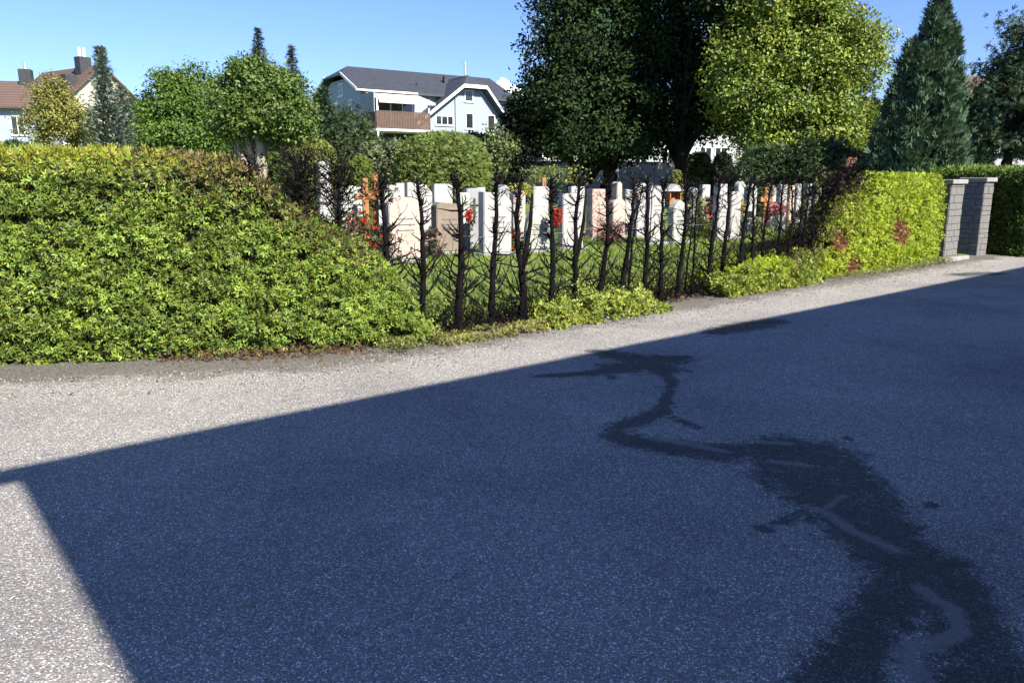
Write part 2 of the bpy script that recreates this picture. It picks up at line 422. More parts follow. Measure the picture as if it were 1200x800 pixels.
M_GRASS = m_leaf('grass_blade', 0.55, 0.35, 0.25)
m, nt, b = mat_new('lawn_soil'); M_LAWN = m; c = ocoord(nt)
nt.links.new(ramp(nt, noise(nt, 5, 6, 0.7, c), [(0.3, (0.07, 0.10, 0.022)), (0.55, (0.12, 0.17, 0.033)), (0.75, (0.16, 0.20, 0.055))]), b.inputs['Base Color'])
b.inputs['Roughness'].default_value = 0.9; bump(nt, b, noise(nt, 30, 4, 0.7, c), 0.9, 0.05)
sv = np.concatenate([np.linspace(-60, -4, 40)[:-1], np.linspace(-4, 16, 100), np.linspace(16, 90, 40)[1:]])
dv = np.concatenate([np.linspace(0.15, 4, 30), np.linspace(4, 110, 60)[1:]])
SV, DV = np.meshgrid(sv, dv)
LP = np.stack([F0.x + SV.ravel() * HB.x + (DV + off(SV)).ravel() * HN.x, F0.y + SV.ravel() * HB.y + (DV + off(SV)).ravel() * HN.y, 0 * SV.ravel()], axis=1)
LP[:, 2] = zg_d(DV.ravel()) + 0.03 + 0.05 * (fnoise(LP, 0.7, 5) - 0.5)
I = np.arange(LP.shape[0]).reshape(len(dv), len(sv))
F = np.stack([I[:-1, :-1].ravel(), I[:-1, 1:].ravel(), I[1:, 1:].ravel(), I[1:, :-1].ravel()], axis=1)
tag(link('lawn', np_mesh('lawn', LP, F, None, True), M_LAWN), kind='structure')
MB().add([(-3000, -3000, -0.06), (3000, -3000, -0.06), (3000, 3000, -0.06), (-3000, 3000, -0.06)], [(0, 1, 2, 3)]).build('ground', M_LAWN)['kind'] = 'structure'

# grass blades between the burnt row and the first graves
N = 80000
gs = RNG.uniform(-4, 15, N); gd = 0.45 + 7.5 * RNG.random(N) ** 1.5
C = np.stack([F0.x + gs * HB.x + (gd + off(gs)) * HN.x, F0.y + gs * HB.y + (gd + off(gs)) * HN.y, zg_d(gd) + 0.02], axis=1)
ax = RNG.normal(size=(N, 3)) * 0.38; ax[:, 2] = 1
tn = vary((0.17, 0.235, 0.042), N, 0.35, 0.2)
tn *= (0.75 + 0.55 * fnoise(C, 1.2, 9))[:, None]
V, F, T = leaves(C, ax, rnd_dir(N), RNG.uniform(0.045, 0.11, N), BLADE, tn)
tag(link('lawn_grass', np_mesh('lawn_grass', V, F, T), M_GRASS), 'bright green lawn grass behind the burnt trunks', 'grass', kind='stuff')

# a few fallen leaves and clippings on the verge
N = 420
px = RNG.uniform(-5, 9, N); gp = np.abs(RNG.normal(0, .45, N)) - .02
C = np.stack([px, np.interp(px, fx, fy) - gp / 0.8, np.full(N, 0.03)], axis=1)
V, F, T = leaves(C, rnd_dir(N) * np.array([1, 1, .15]), rnd_dir(N) * .3 + np.array([0, 0, 1.0]), RNG.uniform(.02, .045, N), TWIN, np.where(RNG.random((N, 1)) < .5, vary((.16, .10, .05), N, .4, .15), vary((.16, .19, .05), N, .3, .15)))
tag(link('fallen_leaves', np_mesh('fallen_leaves', V, F, T), M_LEAF), 'few fallen leaves and clippings scattered on the verge', 'leaf litter', kind='stuff')

# loose chippings and char crumbs along the hedge foot
N = 5200
t = RNG.random(N); px = RNG.uniform(-5.5, 9.5, N); gp = np.abs(RNG.normal(0, 0.38, N)) + 0.02
C = np.stack([px, np.interp(px, fx, fy) - gp / 0.8, np.full(N, 0.012)], axis=1)
octa = (np.array([(1, 0, 0), (0, 1, 0), (-1, 0, 0), (0, -1, 0), (0, 0, .7), (0, 0, -.7)], dtype=float),
        np.array([(0, 1, 4), (1, 2, 4), (2, 3, 4), (3, 0, 4), (1, 0, 5), (2, 1, 5), (3, 2, 5), (0, 3, 5)]))
g = RNG.random((N, 1)); tn = np.where(g < 0.10, np.array([[0.03, 0.027, 0.022]]), np.where(g < 0.8, np.array([[0.22, 0.21, 0.20]]), np.array([[0.38, 0.36, 0.33]]))) * RNG.uniform(0.7, 1.2, (N, 1))
V, F, T = leaves(C, rnd_dir(N), rnd_dir(N), RNG.uniform(0.004, 0.012, N), octa, tn)
m, nt, b = mat_new('chippings'); a = nd(nt, 'ShaderNodeAttribute', attribute_name='tint'); nt.links.new(a.outputs['Color'], b.inputs['Base Color']); b.inputs['Roughness'].default_value = 0.85
M_TINT = m
tag(link('gravel', np_mesh('gravel', V, F, T), M_TINT), 'loose grey chippings and crumbs along the hedge foot', 'gravel', kind='stuff')

# ------------------------------------------------------------------ house behind the viewer, whose shadow lies on the road
NB = -1.8
wall_h = (4.77 + 1.5) * math.tan(SUN_EL)
C0 = gnd(180, 800); c0 = C0 + HB * 0.04 - Vector((-0.67, 0.74, 0)) * ((C0.x * HN.x + C0.y * HN.y - NB) / (0.67 * -HN.x + 0.74 * HN.y))
M_PLASTER = m_plain('cream_plaster', (0.70, 0.68, 0.63), 0.85, 0.08, 4, 0.2)
M_BROWNTILE = m_plain('brown_roof_tiles', (0.17, 0.085, 0.055), 0.8, 0.3, 5, 0.5)
bh = thing('street_house', 'cream rendered house behind the viewer that shades the road', 'house', (c0.x, c0.y, 0), math.atan2(HB.y, HB.x))
LH = 34; WH = 9.0
MB().box(0, LH, -WH, 0, 0, wall_h - 0.02).build('wall', M_PLASTER, bh)
rb = MB(); hr = (WH / 2 + .3) * math.tan(math.radians(24)); e_ = .02; zt_ = wall_h + .14
rb.add([(-e_, .3, wall_h), (LH + e_, .3, wall_h), (LH + e_, -WH - .3, wall_h), (-e_, -WH - .3, wall_h), (-e_, .3, zt_), (LH + e_, .3, zt_), (LH + e_, -WH - .3, zt_), (-e_, -WH - .3, zt_),
        (WH / 2 + 1, -WH / 2, zt_ + hr), (LH - WH / 2 - 1, -WH / 2, zt_ + hr)],
       [(3, 2, 1, 0), (0, 1, 5, 4), (1, 2, 6, 5), (2, 3, 7, 6), (3, 0, 4, 7), (4, 5, 9, 8), (5, 6, 9), (6, 7, 8, 9), (7, 4, 8)])
rb.build('roof', M_BROWNTILE, bh)
MB().tube([(-0.26, .36, wall_h + .05), (LH + .3, .36, wall_h + .05)], [.085, .085], 10).build('gutter', m_plain('zinc', (.32, .33, .34), .4, .1, 5, 0, metal=.8), bh)
for k in range(8):
    for zz in (0.9, 3.6):
        f = MB().box(1.6 + k * 4, 2.8 + k * 4, 0.002, 0.06, zz, zz + 1.5).build('window', M_TRIM, bh)
        MB().box(1.68 + k * 4, 2.72 + k * 4, 0.061, 0.066, zz + .08, zz + 1.42).build('pane', M_GLASS, f)

# ------------------------------------------------------------------ hedges
def polyline(pts):
    p = np.array(pts, dtype=float); L = np.concatenate([[0], np.cumsum(np.linalg.norm(np.diff(p, axis=0), axis=1))])
    return p, L
def psample(p, L, s): return np.stack([np.interp(s, L, p[:, k]) for k in range(p.shape[1])], axis=1)

def hedge(name, label, face, prof, thick, n, size, tints, templ=SPRIG, seed=1, foot_in=0.10, lean=0.12, ends=True, burn=None, frays=900, bumpy=0.16):
    """clipped hedge. face: foot points (x,y) along the road side; prof: (arc length, height) pairs.
    tints(P, hfrac, s) -> leaf colours. burn(s, h) -> chance that a spray is missing."""
    p, L = polyline(face); tot = L[-1]
    ps = np.array([a for a, _ in prof]); ph = np.array([h for _, h in prof])
    d = np.gradient(p, axis=0); d = d / np.linalg.norm(d, axis=1, keepdims=True)
    nor = np.stack([-d[:, 1], d[:, 0]], axis=1)                     # away from the road
    def surf(s, w, region):
        """region 0 front (w=height share), 1 top (w=across), 2 back, 3/4 ends"""
        base = psample(p, L, s); n2 = psample(nor, L, s); H = np.interp(s, ps, ph)
        m_ = len(s); pos = np.zeros((m_, 3)); nn = np.zeros((m_, 3))
        rc = 0.16
        f = region == 0
        hz = np.where(f, w * H, np.where(region == 1, H, w * H))
        across = np.where(f, foot_in * (1 - sstep(0, 0.25, w)) + lean * w, np.where(region == 1, lean + w * (thick - lean), thick))
        # round the upper edges
        k = np.where(f, sstep(H - rc, H, hz), 0.0); across = across + k * k * rc * 0.7
        k2 = np.where(region == 1, sstep(0.16, 0.0, w) + sstep(0.84, 1.0, w), 0.0); hz = hz - 0.05 * k2
        pos[:, :2] = base + n2 * across[:, None]; pos[:, 2] = hz
        nn[:, :2] = np.where(region == 0, -1, np.where(region == 1, 0, 1))[:, None] * n2
        nn[:, 2] = np.where(region == 1, 1.0, 0.0) + k * 0.8
        return pos, nrm(nn), hz / np.maximum(H, .01)
    root = thing(name, label, 'hedge', (0, 0, 0))
    q = RNG.random(n); region = np.where(q < 0.66, 0, np.where(q < 0.88, 1, 2))
    s = RNG.random(n) * tot; w = RNG.random(n)
    pos, nn, hf = surf(s, w, region)
    lump = fnoise(pos, 2.6, seed, 3) - 0.5; fine = fnoise(pos, 11.0, seed + 5, 2) - 0.5
    depth = RNG.random(n) ** 1.5 * 0.16
    pos = pos + nn * (lump * bumpy + fine * 0.17 - depth + 0.03)[:, None]
    keep = np.ones(n, bool)
    hol = fnoise(pos, 8.5, seed + 9, 2)
    keep &= ~((hol < 0.40) & (depth < 0.13))
    if burn is not None: keep &= RNG.random(n) > burn(s, pos[:, 2], pos)
    pos, nn, s_, hf, region, depth = pos[keep], nn[keep], s[keep], hf[keep], region[keep], depth[keep]
    m_ = len(pos)
    ax = nn * 0.30 + rnd_dir(m_) * 0.8; ax[:, 2] += 0.25 + (region == 1) * 0.4
    up = nn * 0.85 + rnd_dir(m_) * 0.62; up[:, 2] += 0.35
    tn = tints(pos, pos[:, 2], s_, m_)
    parts = [leaves(pos, ax, up, size * RNG.uniform(0.7, 1.35, m_), templ, tn)]
    # whips that stand out of the clipped top
    if frays:
        s2 = RNG.random(frays) * tot; w2 = RNG.random(frays)
        po, n3, _ = surf(s2, w2, np.full(frays, 1)); po[:, 2] += 0.01
        a3 = rnd_dir(frays) * 0.45; a3[:, 2] = 1
        kp = np.ones(frays, bool)
        if burn is not None: kp = RNG.random(frays) > burn(s2, po[:, 2], po)
        t3 = tints(po, po[:, 2], s2, frays)
        parts.append(leaves(po[kp], a3[kp], rnd_dir(frays)[kp], (size * RNG.uniform(1.0, 2.1, frays))[kp], SPRIG, t3[kp]))
    V, F, T = join(parts)
    tag(link('foliage', np_mesh('foliage', V, F, T), M_LEAF, root), kind='stuff')
    # inner mass of twigs
    ns = max(12, int(tot / 0.12)); ring = [(0.0, 0.02), (0.0, 0.5), (0.0, 0.93), (0.3, 0.97), (0.7, 0.97), (1.0, 0.93), (1.0, 0.5), (1.0, 0.02)]
    sv = np.linspace(0.06, tot - 0.06, ns); base = psample(p, L, sv); n2 = psample(nor, L, sv); H = np.interp(sv, ps, ph)
    V = []
    for (a, w_) in ring:
        ac = 0.16 + lean * w_ + a * (thick - lean - 0.32)
        q = np.zeros((ns, 3)); q[:, :2] = base + n2 * (ac if np.isscalar(ac) else ac); q[:, 2] = np.maximum(0.01, w_ * H - 0.10 * (w_ > .6)); V.append(q)
    V = np.stack(V, axis=1).reshape(-1, 3); k = len(ring)
    V = V + (np.stack([fnoise(V, 5, seed + 20 + j, 2) for j in range(3)], axis=1) - 0.5) * np.array([0.1, 0.1, 0.06])
    F = []
    for i in range(ns - 1):
        for j in range(k):
            F.append((i * k + j, i * k + (j + 1) % k, (i + 1) * k + (j + 1) % k, (i + 1) * k + j))
    me = bpy.data.meshes.new('inner_growth'); me.from_pydata(V.tolist(), [], F + [tuple(range(k)), tuple((ns - 1) * k + j for j in reversed(range(k)))])
    link('inner_growth', me, M_INNER, root)
    return root, (p, L, nor)

# left hedge: foot points from the far left to where the fire stopped
LF = [(-9.0, 5.15)] + [tuple(gnd(u, v)[:2]) for u, v in ((-60, 436), (0, 434), (120, 430), (277, 423), (400, 416), (470, 408), (505, 402), (520, 397))]
lp, lL = polyline(LF)
def edge_h(u, v, i):                                # height of the burnt edge above a foot point
    x, y = LF[i]; return at(u, v, y + 0.40).z
prof = [(0, 1.86), (lL[2], 1.83), (lL[3], 1.83), (float(np.interp(240, [120, 277], [lL[3], lL[4]])), 1.80)]
for u, v in ((275, 190), (288, 196), (315, 210), (340, 232), (380, 258), (420, 280), (450, 297), (475, 318), (495, 348), (510, 376), (519, 396)):
    s = float(np.interp(u, [0, 120, 277, 400, 470, 505, 520], lL[2:9])); q = psample(lp, lL, np.array([s]))[0]
    back = float(np.interp(u, [275, 420, 500, 519], [0.42, 0.35, 0.12, 0.03]))
    prof.append((s, max(0.05, at(u, v, q[1] + back).z)))
def s_at(u): return float(np.interp(u, [0, 120, 277, 400, 470, 505, 520], lL[2:9]))
SB = s_at(290)
def left_tint(P, h, s, n):
    H = np.interp(s, [a for a, _ in prof], [b_ for _, b_ in prof])
    g = vary((0.150, 0.212, 0.033), n, 0.6, 0.18)
    lum = fnoise(P, 4.5, 31, 3)[:, None]
    g *= 0.15 + 1.7 * lum
    young = (sstep(1.58, 1.80, h) * (RNG.random(n) < 0.75))[:, None]
    g = g * (1 - young) + vary((0.23, 0.245, 0.03), n, 0.2, 0.12) * young
    # scorched brown towards the fire
    near = sstep(0.42, 0.0, H - h) * sstep(s_at(120), s_at(250), s) * .9 + sstep(s_at(130), s_at(270), s) * sstep(1.30, 1.65, h) * 0.5
    near = near * sstep(0.30, 0.6, fnoise(P, 3, 77, 3) + 0.18) * (s < s_at(455)) + 0.7 * sstep(0.12, 0.02, h) * sstep(s_at(255), s_at(290), s) * (s < s_at(495)) * (RNG.random(n) < .8)
    br = (RNG.random(n) < near * 0.62)[:, None]
    dead = np.where(RNG.random((n, 1)) < 0.5, vary((0.17, 0.14, 0.045), n, 0.4, 0.1), vary((0.055, 0.046, 0.024), n, 0.5, 0.1))
    return np.where(br, dead, g)
def left_burn(s, h, P):
    return 0.85 * (sstep(s_at(220), s_at(300), s) * sstep(1.45, 1.7, h) * (fnoise(P, 3.2, 55, 2) > 0.55)) + 0.75 * sstep(0.10, 0.03, h) * sstep(s_at(265), s_at(285), s) * (s < s_at(470))
hedge('hedge', 'tall dense green hedge left of the burnt gap with scorched brown shoulder', LF, prof, 1.0, 118000, 0.046, left_tint, TWIN, 3, burn=left_burn, frays=2200, bumpy=.11)

# right hedge
sr0, sr1 = s_of_u(862), s_of_u(1108)
RFp = []; RF = [tuple(hp(s, 0.0)[:2]) for s in np.linspace(sr0, sr1, 14)]
def right_prof():
    out = []
    for u, v in ((862, 335), (880, 318), (905, 306), (940, 301), (962, 296), (972, 285), (980, 262), (990, 240), (1004, 214), (1012, 201)):
        s = s_of_u(u); q = hp(s, 0.25); out.append((s - sr0, max(.1, at(u, v, q.y).z)))
    top = at(1060, 207, hp(s_of_u(1060), 0.3).y).z
    out[-1] = (out[-1][0], top * 1.0); out.append((sr1 - sr0, top)); return out
RP = right_prof()
def scorch_spots(P):
    r = np.zeros(len(P))
    for u, v, ru, rv in ((990, 282, .30, .24), (1059, 272, .40, .26), (1008, 315, .30, .24)):
        s = s_of_u(u); c_ = hp(s, 0.06); z = at(u, v, c_.y).z
        ds = (P[:, 0] - c_.x) * HB.x + (P[:, 1] - c_.y) * HB.y; dz = P[:, 2] - z
        r = np.maximum(r, 1 - sstep(0.45, 1.25, np.hypot(ds / ru, dz / rv) + 0.7 * (fnoise(P, 6, 3, 2) - .5)))
    return r
def right_tint(P, h, s, n):
    H = np.interp(s, [a for a, _ in RP], [b_ for _, b_ in RP])
    g = vary((0.255, 0.335, 0.024), n, 0.35, 0.12) * (0.7 + 0.6 * fnoise(P, 3, 41, 3))[:, None]
    sc = scorch_spots(P); red = (RNG.random(n) < sc * 0.95)[:, None]
    g = np.where(red, vary((0.20, 0.075, 0.045), n, 0.35, 0.1), g)
    near = sstep(0.40, 0.0, H - h) * (s < RP[-2][0] + 0.25) * (s > s_of_u(935) - sr0) * 1.0
    near = np.maximum(near, sstep(RP[-2][0] + 0.55, RP[-2][0] - 0.1, s) * (s > s_of_u(950) - sr0) * sstep(.5, .8, h) * .35)
    k = (RNG.random(n) < near * 0.7)[:, None]
    return np.where(k, np.where(RNG.random((n, 1)) < .5, vary((0.075, 0.06, 0.03), n, 0.4, .1), vary((0.14, 0.145, 0.05), n, .3, .1)), g)
hedge('hedge', 'bright yellow green clipped hedge with reddish scorched patches beside the stone piers', RF, RP, 0.85, 74000, 0.050, right_tint, TWIN, 13, frays=700, bumpy=0.10)

# hedge beyond the gate, its near end in shade
sp = s_of_u(1111)
GAPS = s_of_u(1164)
GF = [tuple(hp(s, -0.75)[:2]) for s in np.linspace(GAPS, GAPS + 9, 10)]
def plain_tint(base, seed):
    def f(P, h, s, n): return vary(base, n, 0.3, 0.12) * (0.65 + 0.7 * fnoise(P, 3, seed, 3))[:, None]
    return f
hr_, _ = hedge('hedge', 'dark green hedge beyond the stone piers at the right edge', GF, [(0, 1.84), (9, 1.90)], 2.6, 16000, 0.085, plain_tint((0.12, 0.19, 0.03), 5), PAIR, 23, frays=500)
# its end wall of leaves
N = 9000
e = np.array(hp(GAPS, -0.75)); w = RNG.random(N); h = RNG.random(N)
pos = e[None] + np.array(HN)[None] * (w * 2.6)[:, None]; pos[:, 2] = h * 1.84
nn = np.tile(-np.array(HB), (N, 1))
pos += nn * ((fnoise(pos, 3, 8, 3) - .5) * .2 - RNG.random(N) * .1)[:, None]
V, F, T = leaves(pos, nn * .5 + rnd_dir(N) * .7 + np.array([0, 0, .3]), nn * .5 + rnd_dir(N) * .7, .08 * RNG.uniform(.7, 1.3, N), PAIR, vary((0.08, 0.13, 0.024), N, .3, .12))
tag(link('end_foliage', np_mesh('end_foliage', V, F, T), M_LEAF, hr_), kind='stuff')

# ------------------------------------------------------------------ burnt trunks
ROWD = 0.30
def trunk_shrub(s, d, H, r0, seed, label, lean=(0, 0), dens=1.0, crown=0.0, wob=0.028, fork=False):
    rg = random.Random(seed)
    b0 = hp(s, d); z0 = max(0.0, zg(b0.x, b0.y))
    root = thing('burnt_trunk', label, 'burnt shrub', (b0.x, b0.y, z0 - 0.02), 0, 'charred trunks of the burnt hedge')
    K = 21; pts = []; rad = []
    ph1, ph2 = rg.uniform(0, 6), rg.uniform(0, 6)
    for i in range(K):
        t = i / (K - 1)
        pts.append(Vector((lean[0] * t + wob * math.sin(ph1 + t * 4.6) * (0.3 + t) + rg.uniform(-.009, .009), lean[1] * t + wob * math.sin(ph2 + t * 4) * (.3 + t), H * t)))
        rad.append(r0 * .86 * (1.2 - 0.25 * min(1, t * 8)) * (1 - 0.62 * t) * rg.uniform(0.9, 1.1))
    tb = MB().tube(pts, rad, 8)
    if fork:
        f0 = pts[8]; q = [f0, f0 + Vector((.05, .03, .18)), f0 + Vector((.10, .05, .5)), f0 + Vector((.12, .06, H * .5))]
        tb.tube(q, [r0 * .6, r0 * .5, r0 * .42, r0 * .22], 7)
    # knots and branch collars
    for _ in range(24):
        i = rg.randrange(1, K - 2); a = rg.uniform(0, 6.28); o = Vector((math.cos(a), math.sin(a), .5))
        tb.tube([pts[i], pts[i] + o * rad[i] * rg.uniform(1.2, 1.9)], [rad[i] * .38, rad[i] * .16], 5)
    tb.build('trunk', M_CHAR, root, 0, True)
    bm_ = MB()
    nb = int(46 * dens)
    ga = math.atan2(HB.y, HB.x)
    for k in range(nb):
        t = rg.uniform(0.10, 0.99) ** 0.92; i = min(K - 2, int(t * (K - 1))); fr = t * (K - 1) - i
        p0 = pts[i].lerp(pts[i + 1], fr)
        a = (ga + (PI if rg.random() < .5 else 0) + rg.gauss(0, 0.75)) if rg.random() < .7 else rg.uniform(0, 6.28)
        low = t < .5 and rg.random() < .7; Lb = rg.uniform(0.26, 0.58) if low else rg.uniform(0.10, 0.42) * (1.2 - 0.70 * t)
        out = Vector((math.cos(a), math.sin(a), 0))
        rise = rg.uniform(.5, 1.9) if low else rg.uniform(-0.1, 1.6)
        if low: a = ga + (PI if rg.random() < .5 else 0) + rg.gauss(0, .4); out = Vector((math.cos(a), math.sin(a), 0))
        q = [p0]; d = (out + Vector((0, 0, rise * .5))).normalized(); nseg = 5
        for j in range(nseg):
            d = (d + Vector((rg.gauss(0, .16), rg.gauss(0, .16), rg.gauss(0.10, .16)))).normalized(); q.append(q[-1] + d * Lb / nseg)
        rb_ = max(0.005, (.75 if low else 1) * min(rad[i] * 0.42, 0.0065 + 0.022 * Lb))
        rr_ = [rb_ * (1 - .72 * j / nseg) for j in range(nseg + 1)]
        bm_.tube(q, rr_, 5, False)
        for _ in range(rg.randrange(1, 4)):
            j = rg.randrange(1, nseg); dd_ = ((q[j + 1] - q[j]).normalized() + Vector((rg.gauss(0, .6), rg.gauss(0, .6), rg.gauss(.2, .45)))).normalized()
            l2 = Lb * rg.uniform(.25, .55); e1 = q[j] + dd_ * l2 * .5; e2 = e1 + (dd_ + Vector((rg.gauss(0, .3), rg.gauss(0, .3), .25))).normalized() * l2 * .5
            bm_.tube([q[j], e1, e2], [rr_[j] * .75, rr_[j] * .6, .003], 4, False)
    # brush of short twigs at the top
    for k in range(int(22 + 34 * crown)):
        t = rg.uniform(0.80 - .12 * crown, 1.0); i = min(K - 2, int(t * (K - 1))); p0 = pts[i].lerp(pts[i + 1], t * (K - 1) - i)
        a = rg.uniform(0, 6.28); Lb = rg.uniform(.07, .18) * (1 + crown)
        d = Vector((math.cos(a), math.sin(a), rg.uniform(.2, 1.4))).normalized()
        e1 = p0 + d * Lb * .6; e2 = e1 + (d + Vector((rg.gauss(0, .4), rg.gauss(0, .4), .4))).normalized() * Lb * .5
        bm_.tube([p0, e1, e2], [.006, .0045, .0025], 4, False)
        for _ in range(2 + int(2 * crown)):
            dd_ = (d + Vector((rg.gauss(0, .8), rg.gauss(0, .8), rg.gauss(.2, .5)))).normalized()
            bm_.tube([e1, e1 + dd_ * Lb * rg.uniform(.3, .6)], [.004, .002], 3, False)
    tag(bm_.build('branches', M_TWIG, root), kind='stuff')
    if crown > 0:
        # leaves scorched black brown that still cling to the head
        n = int(420 * crown); tp = np.array(pts[-1]); 
        cl = tp[None] + np.array([[0, 0, -.16 * 1]]) + RNG.normal(size=(n, 3)) * np.array([[.15, .15, .13]]) * (0.6 + .5 * crown)
        V, F, T = leaves(cl, rnd_dir(n) + np.array([0, 0, .4]), rnd_dir(n), RNG.uniform(.035, .07, n), SPRIG, np.where(RNG.random((n, 1)) < .05, vary((.09, .06, .03), n, .4, .1), vary((.008, .007, .007), n, .4, .08)))
        tag(link('scorched_leaves', np_mesh('scorched_leaves', V, F, T), M_DRYLEAF, root), kind='stuff')
    return root

# (view column at the foot, view column at the top, top row, half width m, extras)
ROW = [
 (292, 286, 198, .045, dict(crown=.8, dens=.9), 'charred shrub with a black leafy head, leftmost above the left hedge'),
 (345, 345, 190, .050, dict(crown=1.0, dens=1.0), 'charred shrub with the widest black head rising from the left hedge shoulder'),
 (398, 400, 192, .048, dict(crown=.8, dens=1.1), 'charred shrub with forked black head beside the tall grey stele'),
 (450, 449, 200, .052, dict(crown=.25, dens=1.0), 'charred trunk with a small black tuft beside the pair of wooden crosses'),
 (493, 492, 206, .048, dict(), 'burnt trunk in front of the pale pink headstone'),
 (537, 537, 207, .058, dict(dens=1.15), 'thick burnt trunk in front of the brown sandstone headstone'),
 (577, 579, 203, .052, dict(dens=.9), 'straight burnt trunk in front of the white headstone with sloping shoulder'),
 (610, 614, 207, .062, dict(fork=True, wob=.07), 'thickest burnt trunk, kinked and forked, left of the pointed greenish headstone'),
 (645, 650, 206, .050, dict(), 'burnt trunk just right of the pointed greenish headstone'),
 (673, 680, 206, .050, dict(fork=True), 'twin stemmed burnt trunk in front of the white rectangular headstone'),
 (703, 713, 207, .048, dict(wob=.04), 'leaning burnt trunk in front of the mottled pink headstone'),
 (729, 742, 206, .048, dict(), 'burnt trunk right of the pink obelisk'),
 (737, 750, 215, .026, dict(dens=.6), 'thin burnt stem close behind the trunk right of the pink obelisk'),
 (755, 763, 204, .047, dict(dens=.9), 'burnt trunk in front of the rough white boulder headstone'),
 (775, 781, 205, .044, dict(), 'burnt trunk left of the small wooden grave shrine'),
 (797, 804, 207, .046, dict(dens=.9), 'burnt trunk in front of the pale green headstone'),
 (806, 811, 214, .022, dict(dens=.5), 'thin burnt stem right of the pale green headstone'),
 (813, 820, 210, .026, dict(dens=.6), 'slender burnt stem before the yellow green grave plants'),
 (833, 840, 206, .044, dict(), 'burnt trunk left of the pair of tall white headstones'),
 (847, 855, 205, .046, dict(dens=.8), 'burnt trunk between the pair of tall white headstones'),
 (871, 877, 207, .046, dict(), 'burnt trunk left of the orange wooden cross in the far row'),
 (880, 888, 208, .040, dict(), 'burnt trunk touching the orange wooden cross in the far row'),
 (895, 902, 207, .036, dict(), 'burnt trunk just right of the orange wooden cross in the far row'),
 (911, 919, 208, .036, dict(dens=.9), 'burnt trunk in front of the headstone with pink flowers'),
 (923, 930, 209, .034, dict(dens=.9), 'burnt trunk in front of the narrow tan headstone'),
 (934, 940, 209, .032, dict(dens=.9), 'ninth burnt trunk from the right hedge'),
 (942, 948, 210, .030, dict(dens=.9), 'eighth burnt trunk from the right hedge'),
 (950, 957, 209, .030, dict(dens=1.0), 'seventh burnt trunk from the right hedge'),
 (958, 965, 208, .030, dict(dens=1.0, crown=.15), 'sixth burnt trunk from the right hedge'),
 (966, 972, 206, .030, dict(dens=1.0, crown=.3), 'fifth burnt trunk from the right hedge'),
 (974, 980, 205, .030, dict(dens=1.0, crown=.5), 'fourth burnt trunk from the right hedge'),
 (982, 988, 203, .030, dict(crown=.7), 'third burnt trunk from the right hedge, with black leafy head'),
 (990, 996, 202, .030, dict(crown=.9), 'second burnt trunk from the right hedge, with black leafy head'),
 (998, 1003, 201, .030, dict(crown=1.0), 'burnt trunk at the edge of the right hedge, with full black head'),
]
for k, (ub, ut, vt, r, kw, lab) in enumerate(ROW):
    d = ROWD + (0.12 if r < .03 and ub < 850 else 0.0) + 0.04 * math.sin(k * 2.1) + (0.10 if ub < 460 else 0)
    d += max(0.0, float(off(s_of_u(ub, d + .2))))
    s = s_of_u(ub, d); b0 = hp(s, d); z0 = max(0.0, zg(b0.x, b0.y))
    top = at(ut, vt, b0.y + .02)
    lean = (top.x - b0.x, 0.02 * math.sin(k))
    trunk_shrub(s, d, top.z - z0, r, 100 + k, lab, lean, **kw)

# charred brush: dead twigs at the feet of the row, thick near the right hedge
def brush(n, sfun, hmax, seed):
    rg = random.Random(seed); mb = MB()
    for _ in range(n):
        s, d, h = sfun(rg); p0 = hp(s, d); p0.z = max(0, zg(p0.x, p0.y)) + h * .3 * rg.random()
        L_ = h * rg.uniform(.5, 1.0); dr = Vector((rg.gauss(0, .5), rg.gauss(0, .5), rg.uniform(.25, 1))).normalized()
        q = [p0]
        for j in range(3):
            dr = (dr + Vector((rg.gauss(0, .3), rg.gauss(0, .3), rg.gauss(0, .25)))).normalized(); q.append(q[-1] + dr * L_ / 3); dd0 = (q[-1].x - F0.x) * HN.x + (q[-1].y - F0.y) * HN.y - float(off((q[-1].x - F0.x) * HB.x + (q[-1].y - F0.y) * HB.y)); q[-1] += HN * max(0.0, .20 - dd0)
        r = rg.uniform(.003, .008); mb.tube(q, [r, r * .8, r * .6, r * .3], 3, False)
        for _ in range(2):
            j = rg.randrange(1, 3); dd_ = Vector((rg.gauss(0, 1), rg.gauss(0, 1), rg.gauss(.4, .7))).normalized()
            mb.tube([q[j], q[j] + dd_ * L_ * rg.uniform(.15, .4)], [r * .6, r * .25], 3, False)
    return mb
sA, sB = s_of_u(505, .3), s_of_u(962, .3)
tag(brush(1500, lambda r: (lambda s_: (s_, r.gauss(.34, .14) + float(off(s_)), r.uniform(.12, .42) * (1.9 if r.random() < .12 else 1)))(r.uniform(sA, sB)), .4, 5).build('charred_brush', M_TWIG), 'low tangle of blackened twigs at the foot of the burnt row', 'burnt twigs', kind='stuff')
sC, sD = s_of_u(890, .3), s_of_u(996, .3)
tag(brush(4400, lambda r: (lambda t: (sC + (sD - sC) * t, max(.26, r.gauss(.46, .14)), r.uniform(.25, .5) + 1.15 * t ** .9 * r.random()))(r.random() ** .6), 1.6, 6).build('charred_thicket', M_TWIG), 'dense black thicket of burnt branches against the right hedge', 'burnt branches', kind='stuff')
